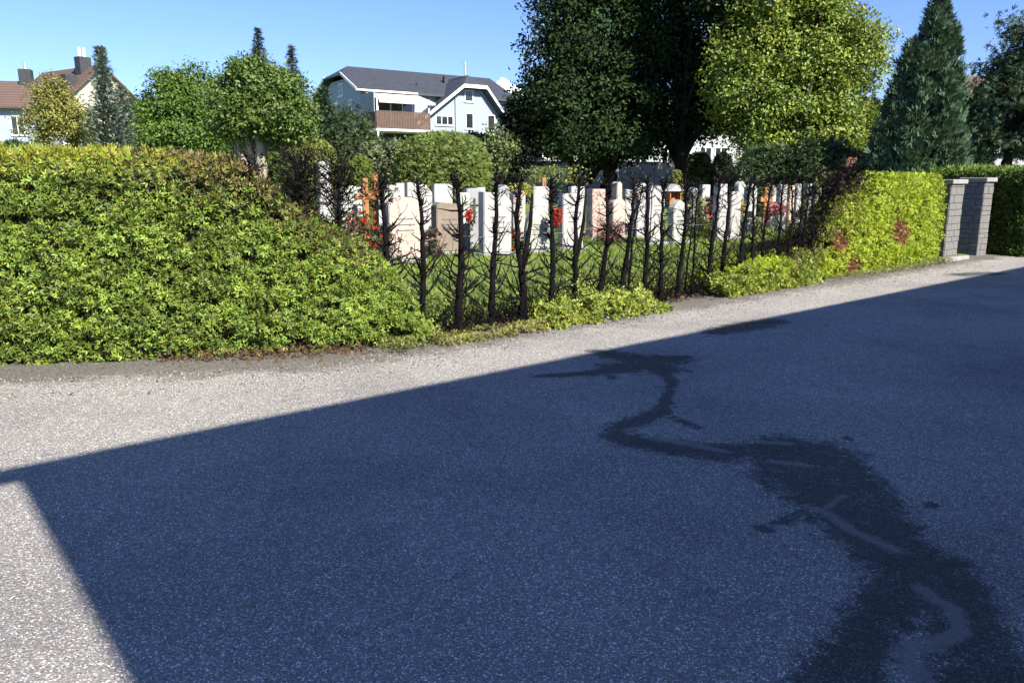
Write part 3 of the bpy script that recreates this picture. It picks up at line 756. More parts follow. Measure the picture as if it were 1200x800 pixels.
# burnt litter and dead leaves on the soil under the row
N = 3600
s = RNG.uniform(s_of_u(400, .2), sB, N); d = RNG.normal(.28, .17, N) + off(s)
C = np.stack([F0.x + s * HB.x + d * HN.x, F0.y + s * HB.y + d * HN.y, np.maximum(0, zg_d(d - off(s))) + RNG.random(N) * .06 + .01], axis=1)
V, F, T = leaves(C, rnd_dir(N) * np.array([1, 1, .4]), rnd_dir(N) + np.array([0, 0, 1.2]), RNG.uniform(.03, .075, N), SPRIG, np.where(RNG.random((N, 1)) < .25, vary((.10, .065, .035), N, .4, .1), vary((.010, .009, .008), N, .4, .05)))
tag(link('burnt_litter', np_mesh('burnt_litter', V, F, T), M_DRYLEAF), 'black and brown burnt leaf litter under the trunks', 'leaf litter', kind='stuff')

N = 900
s = RNG.uniform(s_of_u(262, -.3), s_of_u(470, -.2), N) - .25; d = RNG.normal(.0, .09, N) + off(s)
C = np.stack([F0.x + s * HB.x + d * HN.x, F0.y + s * HB.y + d * HN.y, RNG.random(N) ** 2 * .11 + .012], axis=1)
V, F, T = leaves(C, rnd_dir(N) * np.array([1, 1, .5]), rnd_dir(N) * .8 + np.array([0, -.3, .8]), RNG.uniform(.025, .055, N), TWIN, vary((.105, .066, .04), N, .5, .12))
tag(link('needle_litter', np_mesh('needle_litter', V, F, T), M_DRYLEAF), 'rust brown dead needles under the foot of the left hedge', 'leaf litter', kind='stuff')
# fresh green growth at the foot of the row
def regrowth(name, label, u0, u1, d0, d1, hfun, n, base, leafsize=(.035, .075)):
    s0, s1 = s_of_u(u0), s_of_u(u1)
    s = RNG.uniform(s0, s1, n); d = RNG.uniform(d0, d1, n); t = (s - s0) / (s1 - s0); dm = (d - d0) / (d1 - d0)
    P2 = np.stack([s, d, 0 * s], axis=1)
    H = hfun(t, dm) * (0.10 + 1.7 * fnoise(P2, 4.6, 61, 3))
    h = H * RNG.random(n) ** .55
    C = np.stack([F0.x + s * HB.x + d * HN.x, F0.y + s * HB.y + d * HN.y, np.maximum(0, zg_d(d)) + h], axis=1)
    kp = (H > .035) & (fnoise(C, 7, 71, 2) > .43); C = C[kp]; m_ = len(C)
    V, F, T = leaves(C, rnd_dir(m_) * .9 + np.array([-.2, -.3, .45]), rnd_dir(m_) * .7 + np.array([.1, -.3, .7]), RNG.uniform(*leafsize, m_), PAIR, vary(base, m_, .35, .16) * (.65 + .7 * fnoise(C, 4, 91, 2))[:, None])
    root = thing(name, label, 'shrub growth', (0, 0, 0))
    tag(link('foliage', np_mesh('foliage', V, F, T), M_LEAF, root), kind='stuff')
    rg = random.Random(int(u0)); mb = MB()
    for _ in range(60):
        i = rg.randrange(m_); p = Vector(C[i]); f = Vector((p.x + rg.gauss(0, .05), p.y + rg.gauss(0, .05), 0.0))
        mb.tube([f, f.lerp(p, .5) + Vector((0, 0, .02)), p], [.004, .003, .002], 3, False)
    tag(mb.build('stems', M_BARK, root), kind='stuff')
hump = lambda t: np.sin(np.clip(t, 0, 1) * PI) ** .6
regrowth('regrowth_shrub', 'low fresh green shrub growth before the middle burnt trunks', 628, 772, -.36, .6, lambda t, dm: (.30 + .12 * t) * hump(t) * np.sin(np.clip(dm, 0, 1) * PI) ** .5 + .02, 9000, (.205, .25, .045))
regrowth('regrowth_shrub', 'low fresh green growth between trunks right of centre up to the right hedge', 842, 955, -.22, .30, lambda t, dm: (.36) * hump(.15 + .6 * t) * np.sin(np.clip(dm, 0, 1) * PI) ** .4 + .02, 8000, (.205, .255, .043))
regrowth('weeds', 'sparse yellow green weeds along the verge under the left burnt trunks', 496, 640, -.34, .25, lambda t, dm: .075 * hump(t) + .13 * sstep(.25, 0, t), 4200, (.19, .19, .05), (.02, .045))
regrowth('weeds', 'taller green sprouts behind the left burnt trunks', 470, 640, .45, 1.1, lambda t, dm: .26 * hump(t), 2600, (.17, .23, .045), (.03, .06))
regrowth('weeds', 'green sprouts standing between the middle burnt trunks', 640, 860, .45, 1.2, lambda t, dm: .34 * hump(t), 4200, (.18, .235, .045), (.03, .06))
regrowth('weeds', 'thin fringe of weeds along the foot of the right hedge', 985, 1110, -.28, .05, lambda t, dm: .09 + 0 * t, 2200, (.16, .18, .05), (.02, .045))
regrowth('weeds', 'tiny scattered weeds along the foot of the left hedge', 440, 512, -.25, .2, lambda t, dm: .10 + 0 * t, 1500, (.14, .165, .04), (.02, .045))

# wire that was strung along the hedge
mb = MB(); pts = []
for k in range(30):
    s = s_of_u(470 + k * 17, ROWD + .05); q = hp(s, ROWD + .05, 1.02 - .02 * math.sin(k * 1.3)); pts.append(q)
mb.tube(pts, [.0028] * 30, 4).build('fence_wire', m_plain('galvanised_wire', (.30, .30, .30), .45, .1, 5, 0, metal=.6))
tag(bpy.data.objects['fence_wire'], 'thin slack metal wire strung between the burnt trunks', 'wire')

# ------------------------------------------------------------------ stone piers of the gate
M_PIER = m_stone('pier_stone', (0.15, 0.148, 0.146), 0.3, 90, 0.85, 0.3)
M_CAP = m_stone('cap_stone', (0.25, 0.245, 0.235), 0.25, 90, 0.8, 0.2)
M_MORTAR = m_plain('mortar', (0.17, 0.165, 0.155), 0.95, 0.2, 20, 0.4)
def pier(s0, w, dpt, H, d0, label):
    o = hp(s0, d0)
    root = thing('stone_pier', label, 'stone pier', (o.x, o.y, 0), math.atan2(HB.y, HB.x), 'stone gate piers at the end of the right hedge')
    MB().box(.012, w - .012, .012, dpt - .012, 0, H).build('mortar_core', M_MORTAR, root)
    cap = MB().box(-.05, w + .05, -.05, dpt + .05, H + .002, H + .095).build('cap_stone', M_CAP, root, .012)
    rg = random.Random(int(s0 * 100)); shared = {}
    z = 0.0; row = 0
    while z < H - .03:
        hh = min(rg.choice((.10, .13, .16)), H - z)
        if H - z - hh < .05: hh = H - z
        for face in range(4):
            Lf = w if face in (0, 2) else dpt
            x = 0.0; off = rg.uniform(.12, .3)
            while x < Lf - .01:
                ln = min(off, Lf - x); 
                if Lf - x - ln < .07: ln = Lf - x
                key = (round(ln, 2), round(hh, 2))
                if key not in shared:
                    shared[key] = MB().box(.004, key[0] - .004, 0, .03, .004, key[1] - .004).mesh('stone', .006)
                st = link('stone', shared[key], M_PIER, root)
                pr = rg.uniform(0, .010) + .002
                if face == 0: st.location = (x, -pr, z)
                elif face == 2: st.location = (x + ln, dpt + pr, z); st.rotation_euler.z = PI
                elif face == 1: st.location = (w + pr, x, z); st.rotation_euler.z = PI / 2
                else: st.location = (-pr, x + ln, z); st.rotation_euler.z = -PI / 2
                x += ln; off = rg.uniform(.16, .36)
        z += hh; row += 1
    return root
hpier = at(1115, 210, hp(sp + .3, 0.05).y).z - .10
pier(s_of_u(1113), s_of_u(1128) - s_of_u(1113), .42, hpier, .04, 'sunlit light grey stone pier touching the end of the right hedge')
pier(s_of_u(1151), s_of_u(1161) - s_of_u(1151), .46, hpier + .04, .02, 'grey stone pier with a dark shaded side left of the last hedge')
MB().box(-.25, .95, -.12, .02, 0, .09).build('kerb_stone', M_CAP, None, .015)
ks = bpy.data.objects['kerb_stone']; ks.location = hp(sp, -.02); ks.rotation_euler.z = math.atan2(HB.y, HB.x)
tag(ks, 'low pale kerb stone at the foot of the sunlit pier', 'kerb stone')

# ------------------------------------------------------------------ graves
STONE = {
 'white': m_stone('white_marble', (0.37, 0.362, 0.35), .12, 140, .55, .3),
 'palegrey': m_stone('pale_granite', (0.36, 0.36, 0.355), .30, 150, .6, .2),
 'grey': m_stone('grey_granite', (0.24, 0.25, 0.26), .35, 150, .5, .2),
 'dark': m_stone('dark_granite', (0.10, 0.105, 0.11), .35, 150, .35, .15),
 'pink': m_stone('pink_granite', (0.42, 0.335, 0.285), .28, 110, .6, .22),
 'mottled': m_stone('mottled_pink', (0.38, 0.27, 0.23), .5, 34, .65, .35),
 'brown': m_stone('brown_sandstone', (0.19, 0.155, 0.12), .18, 90, .8, .3),
 'green': m_stone('greenish_stone', (0.37, 0.395, 0.34), .35, 70, .75, .35),
 'tan': m_stone('tan_sandstone', (0.52, 0.40, 0.29), .2, 90, .8, .25),
 'blue': m_stone('bluish_granite', (0.43, 0.45, 0.52), .45, 80, .6, .2),
}
M_ENGRAVE = m_plain('engraved_bronze', (0.09, 0.075, 0.05), .5, .3, 20, .2, metal=.4)
M_PINE = m_plain('orange_wood', (0.26, 0.12, 0.045), .7, .25, 12, .3, 0.3, 0, 60, (1, 1, .3))
GRZ = math.radians(31)
def outline(shape, w, h, rg):
    a = w / 2
    if shape == 'rect': return [(-a, 0), (a, 0), (a, h), (-a, h)]
    if shape == 'slant': return [(-a, 0), (a, 0), (a, h * .84), (a * .45, h * .97), (-a, h)]
    if shape == 'peak': return [(-a, 0), (a, 0), (a, h * .80), (a * .62, h * .90), (0, h), (-a * .62, h * .90), (-a, h * .80)]
    if shape == 'arch':
        return [(-a, 0), (a, 0)] + [(a * math.cos(t), h * .86 + h * .14 * math.sin(t)) for t in np.linspace(0, PI, 11)]
    if shape == 'round':
        return [(-a, 0), (a, 0)] + [(a * math.cos(t), h - a + a * math.sin(t)) for t in np.linspace(0, PI, 13)]
    if shape == 'shoulder':
        return [(-a, 0), (a, 0), (a, h * .86)] + [(a * (1 - .35 * (1 - math.cos(t))), h * .86 + h * .10 * math.sin(t)) for t in np.linspace(.2, PI / 2, 4)] + [(-a * .7, h), (-a, h * .93)]
    if shape == 'pointed':
        pr = [(1, 0), (1.04, .25), (.98, .5), (.84, .7), (.60, .86), (.30, .96)]
        return [(-a, 0)] + [(a * x, h * z) for x, z in pr] + [(0, h)] + [(-a * x * .97, h * z) for x, z in reversed(pr[1:])]
    if shape == 'obelisk': return [(-a, 0), (a, 0), (a, h * .62), (a * .45, h * .68), (a * .40, h * .96), (0, h), (-a * .40, h * .96), (-a * .45, h * .68), (-a, h * .62)]
    if shape == 'boulder':
        pts = []
        for t in np.linspace(0, PI, 12):
            k = rg.uniform(.9, 1.06); pts.append((a * math.copysign(abs(math.cos(t)) ** .55, math.cos(t)) * k, h * (.45 + .55 * math.sin(t) ** .6) * (k if 0 < t < PI else 1)))
        return [(-a, 0), (a, 0)] + pts
    if shape == 'stele': return [(-a, 0), (a, 0), (a * .78, h * .55), (a * .62, h * .80), (a * .80, h * .90), (a * .62, h * .98), (0, h), (-a * .7, h * .97), (-a * .85, h * .88), (-a * .7, h * .78), (-a * .85, h * .5)]
def gravestone(u, vb, vt, wpx, shape, mat, label, Y=None, thick=.16, extra=None, k=0):
    rg = random.Random(k * 17 + 3)
    if Y is None:
        z = .36
        for _ in range(4):
            p = gnd(u, vb, z); z = zg(p.x, p.y)
    else:
        p = at(u, 230, Y); z = zg(p.x, p.y)
    h = at(u, vt, p.y).z - z
    w = wpx / (FPX / p.y) / .86
    root = thing('gravestone', label, 'gravestone', (p.x, p.y, z), GRZ + rg.uniform(-.06, .06), 'gravestones in the cemetery behind the burnt hedge')
    root.rotation_euler.y = rg.uniform(-.012, .012)
    pl = .09
    MB().prism(outline(shape, w, h - pl, rg), -thick / 2, thick / 2, Matrix.Translation((0, 0, pl - .01))).build('headstone', STONE[mat], root, .012 if shape not in ('boulder', 'pointed') else .03, False, 2)
    MB().box(-w / 2 - .06, w / 2 + .06, -thick / 2 - .07, thick / 2 + .07, -.03, pl - .012).build('plinth', STONE[mat if mat in ('dark', 'grey') else 'grey'], root, .01)
    if wpx >= 14 and shape not in ('obelisk', 'stele'):
        # small relief fields; whatever is cut in them cannot be read from the road
        pz = pl + (h - pl) * rg.uniform(.52, .66); pw = w * rg.uniform(.24, .32)
        for j in range(3):
            q = pw * rg.uniform(.75, 1.1)
            MB().box(-q, q, -thick / 2 - .004, -thick / 2 + .004, pz - j * .085, pz - j * .085 + .014).build('inscription_line', M_ENGRAVE if mat in ('dark',) else STONE['dark'], root)
    if extra == 'cross':
        cb = MB(); zc = h * .72
        cb.box(-.014, .014, -thick / 2 - .03, -thick / 2 - .006, zc - .32, zc + .12); cb.box(-.10, .10, -thick / 2 - .028, -thick / 2 - .008, zc - .012, zc + .014)
        cb.build('bronze_cross', M_ENGRAVE, root, .004)
    if extra == 'lid':
        MB().box(-w / 2 - .04, w / 2 + .04, -thick / 2 - .03, thick / 2 + .03, h + .002, h + .05).build('coping', STONE['palegrey'], root, .01)
    return root
GR = [
 (383, 276, 188, 15, 'stele', 'palegrey', 'tall slender pale grey stele rising above the left hedge shoulder', None, .22),
 (413, 283, 217, 30, 'arch', 'green', 'pale greenish headstone with curved top behind the charred forked head', None, .18),
 (360, 262, 211, 36, 'boulder', 'palegrey', 'broad rough pale headstone left of the tall grey stele', None, .2),
 (303, 255, 211, 20, 'arch', 'white', 'white headstone seen under the leftmost charred head', 14.0, .16),
 (440, 268, 222, 20, 'round', 'blue', 'bluish speckled headstone under the pair of wooden crosses', None, .16),
 (458, 262, 216, 16, 'arch', 'green', 'grey green headstone just right of the pair of wooden crosses', 15.0, .16),
 (473, 309, 230, 34, 'arch', 'pink', 'wide pale pink headstone nearest the road', None, .20),
 (471, 262, 214, 14, 'rect', 'white', 'white slab standing behind the wide pale pink headstone', 17.5, .14),
 (490, 290, 213, 26, 'slant', 'white', 'tall white headstone between the pale pink and brown ones', 14.2, .18),
 (518, 260, 215, 20, 'rect', 'white', 'low white slab behind the brown sandstone headstone', 18.5, .14),
 (524, 299, 236, 28, 'shoulder', 'brown', 'brown sandstone headstone with one rounded shoulder', None, .24),
 (542, 291, 225, 12, 'rect', 'green', 'narrow greenish slab right of the brown sandstone headstone', 13.6, .16),
 (553, 284, 220, 16, 'rect', 'grey', 'dark grey slab with a thin bronze cross', 14.6, .16, 'cross'),
 (563, 262, 219, 9, 'rect', 'white', 'narrow white slab right of the slab with a bronze cross', 18.0, .14),
 (580, 301, 224, 32, 'slant', 'white', 'large white headstone with sloping right shoulder', None, .20),
 (589, 262, 216, 15, 'round', 'grey', 'round topped grey headstone peeping over the large white one', 18.4, .16),
 (606, 275, 221, 14, 'arch', 'pink', 'slim pinkish white headstone with yellow plant above', 16.0, .18),
 (632, 262, 218, 18, 'rect', 'white', 'white slab behind the pointed greenish headstone', 18.0, .15),
 (630, 298, 239, 29, 'pointed', 'green', 'pointed rough greenish headstone', None, .16),
 (668, 294, 226, 24, 'rect', 'white', 'white rectangular headstone with a grey left side', None, .20),
 (675, 262, 218, 16, 'rect', 'palegrey', 'pale slab behind the white rectangular headstone', 18.0, .16),
 (699, 281, 221, 20, 'rect', 'mottled', 'mottled pink headstone with straight top', None, .22),
 (723, 272, 212, 15, 'obelisk', 'pink', 'pink obelisk with a narrow top', 17.0, .22),
 (737, 268, 221, 13, 'slant', 'white', 'white slab just right of the pink obelisk', 18.5, .15),
 (752, 275, 214, 17, 'arch', 'palegrey', 'pale grey arched headstone left of the rough white boulder', 17.0, .20),
 (768, 286, 214, 19, 'boulder', 'white', 'rough white boulder headstone', 15.2, .20),
 (795, 287, 233, 18, 'peak', 'green', 'pale green headstone under the small wooden shrine', 15.5, .18),
 (812, 262, 219, 10, 'arch', 'grey', 'grey headstone right of the small wooden shrine', 21.0, .16),
 (825, 262, 216, 11, 'rect', 'palegrey', 'small pale slab behind the yellow green grave plants', 23.0, .16),
 (845, 284, 215, 14, 'rect', 'white', 'left one of the pair of tall white headstones', 16.4, .18),
 (860, 282, 224, 13, 'rect', 'white', 'right one of the pair of tall white headstones', 16.8, .20),
 (867, 262, 212, 11, 'round', 'white', 'white round topped headstone behind the tall white pair', 21.0, .16),
 (879, 272, 215, 12, 'arch', 'palegrey', 'pale headstone left of the orange wooden cross', 18.5, .16),
 (906, 262, 217, 11, 'boulder', 'pink', 'pinkish boulder headstone right of the orange wooden cross', 20.5, .18),
 (916, 262, 216, 10, 'rect', 'white', 'white slab with pink flowers at its foot', 20.0, .15),
 (926, 262, 217, 7, 'rect', 'tan', 'narrow tan headstone in the far row', 21.0, .15),
 (935, 262, 215, 8, 'arch', 'white', 'white headstone just right of the narrow tan one', 21.5, .15),
 (946, 262, 215, 7, 'rect', 'white', 'third white headstone from the right end of the far row', 22.0, .15),
 (957, 262, 214, 9, 'slant', 'palegrey', 'pale slanted headstone second from the right end of the far row', 22.5, .15),
 (969, 262, 214, 9, 'arch', 'white', 'white headstone at the right end of the far row', 23.0, .15),
]
for k, g in enumerate(GR):
    gravestone(*g[:7], Y=g[7] if len(g) > 7 else None, thick=g[8] if len(g) > 8 else .16, extra=g[9] if len(g) > 9 else None, k=k)

def wooden_cross(u, vt, Y, label, w=.42, rz=GRZ, roof=False):
    p = at(u, 230, Y); z = zg(p.x, p.y); h = at(u, vt, Y).z - z
    root = thing('wooden_cross', label, 'grave cross', (p.x, p.y, z), rz, 'wooden crosses on the graves')
    MB().box(-.055, .055, -.03, .03, -.1, h).build('upright', M_PINE, root, .006)
    MB().box(-w / 2, w / 2, -.034, .034, h * .70, h * .70 + .11).build('crossbar', M_PINE, root, .006)
    if roof:
        for s_ in (-1, 1):
            b_ = MB().box(0, w * .62, -.09, .09, 0, .02).build('roof_board', M_PINE, root)
            b_.location = (0, 0, h + .04); b_.rotation_euler = (0, (.62 if s_ > 0 else PI - .62), 0)
wooden_cross(428, 209, 14.2, 'orange wooden cross with wide bar, left one of the pair', .40)
wooden_cross(440, 205, 15.2, 'orange wooden cross, right one of the pair and taller', .34, GRZ + .5)
wooden_cross(637, 208, 19.5, 'thin orange wooden cross above the white slab at mid row', .46)
wooden_cross(897, 219, 18.0, 'orange wooden cross in the far row near the right hedge', .36)
# little roofed shrine
p = at(789, 230, 17.5); z = zg(p.x, p.y); h = at(789, 238, 17.5).z - z
r_ = thing('grave_shrine', 'small brown wooden grave shrine with a pale roof', 'grave shrine', (p.x, p.y, z), GRZ)
MB().box(-.05, .05, -.05, .05, -.05, h).build('post', M_PINE, r_)
MB().box(-.17, .17, .06, .08, h, h + .26).build('back_panel', M_PINE, r_)
for x in (-.17, .14): MB().box(x, x + .03, -.08, .058, h, h + .26).build('side_panel', M_PINE, r_)
MB().box(-.19, .19, -.10, .10, h - .03, h - .002).build('shelf', M_PINE, r_)
MB().prism([(-.24, h + .262), (.24, h + .262), (0, h + .42)], -.13, .12).build('roof', STONE['palegrey'], r_)

def flowers(u, v, Y, w, h, petal, label, leafc=(.05, .09, .025), n=500, share=.4):
    p = at(u, 230, Y); z = zg(p.x, p.y); zc = at(u, v, Y).z
    root = thing('flower_clump', label, 'flowers', (p.x, p.y, z), 0, 'flowers and plants on the graves')
    def cl(m_): 
        q = RNG.normal(size=(m_, 3)) * np.array([[w * .3, w * .25, 0]]); q[:, 2] = (zc - z) + h * (RNG.random(m_) - .5); return q
    P_ = cl(n); P_[: n // 3, 2] *= RNG.random(n // 3)
    V, F, T = leaves(P_, rnd_dir(n) + np.array([0, 0, .3]), rnd_dir(n), RNG.uniform(.04, .08, n), PAIR, vary(leafc, n, .4, .15))
    tag(link('foliage', np_mesh('foliage', V, F, T), M_LEAF, root), kind='stuff')
    m_ = int(n * share); P_ = cl(m_); P_[:, 2] += .02; P_[:, 1] -= .05
    V, F, T = leaves(P_, rnd_dir(m_), rnd_dir(m_), RNG.uniform(.035, .06, m_), PAIR, vary(petal, m_, .25, .1))
    tag(link('blossoms', np_mesh('blossoms', V, F, T), M_PETAL, root), kind='stuff')
RED = (.55, .03, .02); PINK = (.62, .16, .22); YEL = (.6, .45, .05)
flowers(424, 260, 11.6, .22, .30, RED, 'red blossoms beside the greenish curved headstone', share=.4, n=200)
flowers(438, 285, 11.4, .55, .55, RED, 'dark leafy grave plants with few red blossoms left of the pink headstone', (.03, .05, .02), 900, .10)
flowers(549, 255, 13.6, .12, .26, RED, 'upright bunch of red blossoms before the bronze cross slab', n=140, share=.9)
flowers(505, 285, 12.4, .30, .4, PINK, 'dark plant with pink blossoms left of the brown headstone', (.04, .06, .025), 420, .15)
flowers(601, 283, 13.6, .35, .35, RED, 'low plants with red blossoms right of the large white headstone', (.06, .09, .025), 500, .25)
flowers(652, 256, 13.2, .14, .3, RED, 'narrow bunch of red blossoms left of the white rectangular headstone', n=220, share=.7)
flowers(610, 222, 17.0, .4, .22, YEL, 'yellow green plant on top of the slim pinkish headstone', (.2, .23, .05), 500, .3)
flowers(716, 272, 15.0, .5, .3, PINK, 'reddish low plants at the foot of the pink obelisk', (.09, .06, .03), 600, .3)
flowers(655, 205, 21.0, 1.3, .45, YEL, 'feathery yellow green grasses in front of the garden wall', (.13, .17, .05), 900, .05)
flowers(632, 205, 23.0, .9, .45, YEL, 'second feathery green clump left of the orange thin cross', (.12, .16, .05), 600, .05)
flowers(825, 252, 17.0, .6, .75, YEL, 'yellow green leafy grave plants between slender burnt stems', (.2, .23, .045), 1200, .1)
flowers(834, 245, 16.5, .2, .5, PINK, 'pink blossoms beside the left tall white headstone', n=300, share=.5)
flowers(911, 245, 18.0, .45, .25, PINK, 'pink blossoms at the foot of the far white slab', n=400, share=.9)
flowers(867, 245, 18.0, .25, .35, YEL, 'yellow blossoms beside the right tall white headstone', n=300, share=.5)
flowers(400, 262, 12.2, .5, .35, RED, 'red speckled plants low behind the tall stele', (.05, .07, .03), 500, .15)

flowers(992, 191, 19.0, .22, .22, (.5, .22, .2), 'pale pink blossoms showing just above the burnt end of the right hedge', n=80, share=.9)
# path lamp
p = at(333, 205, 22); z = zg(p.x, p.y); zt = at(333, 168, 22).z
r_ = thing('path_lamp', 'slim grey path lamp with white glass head among the bushes', 'lamp', (p.x, p.y, z))
M_ZINC = m_plain('lamp_grey', (.35, .35, .34), .5, .1, 5, 0, metal=.3)
MB().tube([(0, 0, -.05), (0, 0, zt - z - .28)], [.045, .04], 10).build('post', M_ZINC, r_, 0, True)
MB().tube([(0, 0, zt - z - .278), (0, 0, zt - z - .04)], [.065, .065], 12).build('lamp_head', M_TRIM, r_)
MB().tube([(0, 0, zt - z - .038), (0, 0, zt - z)], [.08, .07], 12).build('lid', M_ZINC, r_)

# ------------------------------------------------------------------ garden wall and buildings
M_WHITEWALL = m_plain('white_render', (0.34, 0.35, 0.355), .85, .10, 1.5, .2)
M_SLATE = m_plain('slate_roof', (0.036, 0.040, 0.048), .6, .25, 3, .5, .45, 0, 14, (1, 1, 1))
def wallrun(name, label, a, bb, h, th, npan, mat, capm):
    a = Vector((a.x, a.y, 0)); bb = Vector((bb.x, bb.y, 0)); L_ = (bb - a).length; rz = math.atan2(bb.y - a.y, bb.x - a.x)
    root = thing(name, label, 'garden wall', (a.x, a.y, zg(a.x, a.y) - .1), rz)
    for k in range(npan):
        MB().box(L_ * k / npan + .012, L_ * (k + 1) / npan - .012, 0, th, 0, h).build('panel', mat, root, .01)
        MB().box(L_ * k / npan + .006, L_ * (k + 1) / npan - .006, -.05, th + .05, h + .002, h + .07).build('coping', capm, root, .008)
    return root
wh = at(700, 191, 43).z - zg(3, 43) + .1
wallrun('garden_wall', 'long white rendered garden wall under the dark trees', at(606, 200, 42), at(880, 200, 45), wh, .25, 7, M_WHITEWALL, STONE['grey'])

def win(root, x, y, z, w, h, frame=M_TRIM, bars=1, shutter=None):
    """window in a wall whose outer face is y, outside towards -y"""
    f = MB(); t = .07
    f.box(x, x + w, y - .05, y - .002, z, z + t); f.box(x, x + w, y - .05, y - .002, z + h - t, z + h)
    f.box(x, x + t, y - .05, y - .002, z + t + .001, z + h - t - .001); f.box(x + w - t, x + w, y - .05, y - .002, z + t + .001, z + h - t - .001)
    for b_ in range(bars):
        xx = x + w * (b_ + 1) / (bars + 1); f.box(xx - .03, xx + .03, y - .045, y - .003, z + t + .001, z + h - t - .001)
    o = f.build('window', frame, root)
    MB().box(x + t, x + w - t, y - .022, y - .006, z + t, z + h - t).build('pane', M_GLASS, o)
    MB().box(x - .06, x + w + .06, y - .10, y - .003, z - .06, z - .003).build('sill', M_TRIM, o)
    return o
def rot_part(o, rz, loc):
    o.rotation_euler.z = rz; o.location = loc; return o

# big house with slate roof
phi = math.atan2(.552, .834)
hA = at(425, 160, 60); GZ = 0.0
root = thing('house', 'large bluish white house with dark slate roof, balcony and awning', 'house', (hA.x, hA.y, GZ), phi)
M_SHADEBLUE = m_plain('shade_blue_render', (0.27, 0.34, 0.42), .85, .06, 2, .15)  # blue of the shaded house sides is put into this wall colour
M_PALEWALL = m_plain('bluish_white_render', (0.24, 0.28, 0.31), .85, .05, 2, .15)
M_SLAT = m_plain('balcony_timber', (0.10, 0.064, 0.047), .8, .3, 9, .2)
M_AWN = m_plain('cream_awning_cloth', (0.52, 0.50, 0.45), .8, .05, 3, .1)
M_DARKW = m_plain('dark_parts_and_shade', (0.035, 0.037, 0.042), .85, .2, 2, .1)  # dark chimneys and small parts; also stands in for shade under the balcony
Wd, ZE, ZR, LL = 8.6, 8.3, 10.55, 14.0
wb = MB()
prof_ = [(0, 0), (Wd, 0), (Wd, ZE), (Wd - 2.55, 9.42), (2.55, 9.42), (0, ZE)]
XM = Matrix(((0, 1, 0, 0), (1, 0, 0, 0), (0, 0, 1, 0), (0, 0, 0, 1)))   # outline x -> local y, prism y -> local x
wb.prism(prof_, 0, LL, XM); wb.build('wall', M_SHADEBLUE, root)
# main roof: two slopes with a half hip on the left end
def slab(pts, th=.16):
    """roof slope with thickness, pts counter-clockwise from above"""
    n = len(pts); P_ = [Vector(p) for p in pts]; Q_ = [p - Vector((0, 0, th)) for p in P_]
    return MB().add(P_ + Q_, [tuple(range(n)), tuple(reversed(range(n, 2 * n)))] + [(i, i + n, (i + 1) % n + n, (i + 1) % n) for i in range(n)])
ov = .55; zl = 8.3; zh = 9.738
slab([(-ov, -ov, zl), (LL, -ov, zl), (LL, Wd / 2, ZR), (.75, Wd / 2, ZR), (-ov, 2.55, zh)]).build('roof', M_SLATE, root)
slab([(LL, Wd + ov, zl), (-ov, Wd + ov, zl), (-ov, Wd - 2.55, zh), (.75, Wd / 2 + .004, ZR), (LL, Wd / 2 + .004, ZR)]).build('roof', M_SLATE, root)
slab([(-ov - .1, 2.45, zh - .06), (.75, Wd / 2 + .002, ZR + .012), (-ov - .1, Wd - 2.45, zh - .06)], .12).build('roof', M_SLATE, root)
for (ya, za, yb, zb) in ((-ov, zl, 2.55, zh), (Wd + ov, zl, Wd - 2.55, zh)):
    a_ = Vector((-ov - .06, ya, za - .12)); b_ = Vector((-ov - .06, yb, zb - .12))
    vg = MB().add([a_, b_, b_ + Vector((0, 0, .22)), a_ + Vector((0, 0, .22)), a_ + Vector((.05, 0, 0)), b_ + Vector((.05, 0, 0)), b_ + Vector((.05, 0, .22)), a_ + Vector((.05, 0, .22))],
           [(0, 1, 2, 3), (7, 6, 5, 4), (0, 4, 5, 1), (3, 2, 6, 7), (0, 3, 7, 4), (1, 5, 6, 2)])
    vg.build('bargeboard', M_TRIM, root)
MB().tube([(-ov, -ov - .07, zl - .06), (4.4, -ov - .07, zl - .06)], [.07, .07], 8).build('gutter', M_TRIM, root)
# left gable windows (wall faces -x)
for (yy, zz, w_, h_) in ((4.0, 8.2, .95, .95), (2.1, 7.0, .75, .8), (5.4, 7.0, .75, .8)):
    o = win(root, 0, 0, 0, w_, h_); rot_part(o, -PI / 2, (0, yy + w_ / 2, zz))
# wing with its own gable towards the road
xa, xb, yw = 4.0, 13.0, -.9; xc = 9.0
wing = [(xa + .35, 0), (xb - .35, 0), (xb - .35, 5.75), (10.05, 8.85), (8.05, 8.85), (xa + .35, 6.2)]
MB().prism(wing, yw, 4.0).build('wing_wall', M_PALEWALL, root)
zc = 9.95
slab([(xa - .1, yw - .6, 5.75), (8.0, yw - .6, 9.12), (xc, yw + .75, zc), (xc, 5.2, zc), (xa - .1, 1.2, 5.75)][::-1] if False else [(xa - .1, 3.4, 6.1), (xa - .1, yw - .6, 6.1), (8.0, yw - .6, 9.12), (xc, yw + .5, zc), (xc, 4.2, zc)]).build('roof', M_SLATE, root)
slab([(xc + .004, 4.2, zc), (xc + .004, yw + .5, zc), (10.1, yw - .6, 9.12), (xb + .3, yw - .6, 5.35), (xb + .3, 4.0, 5.35)]).build('roof', M_SLATE, root)
slab([(7.95, yw - .68, 9.08), (10.15, yw - .68, 9.08), (xc + .002, yw + .5, zc + .012)], .12).build('roof', M_SLATE, root)
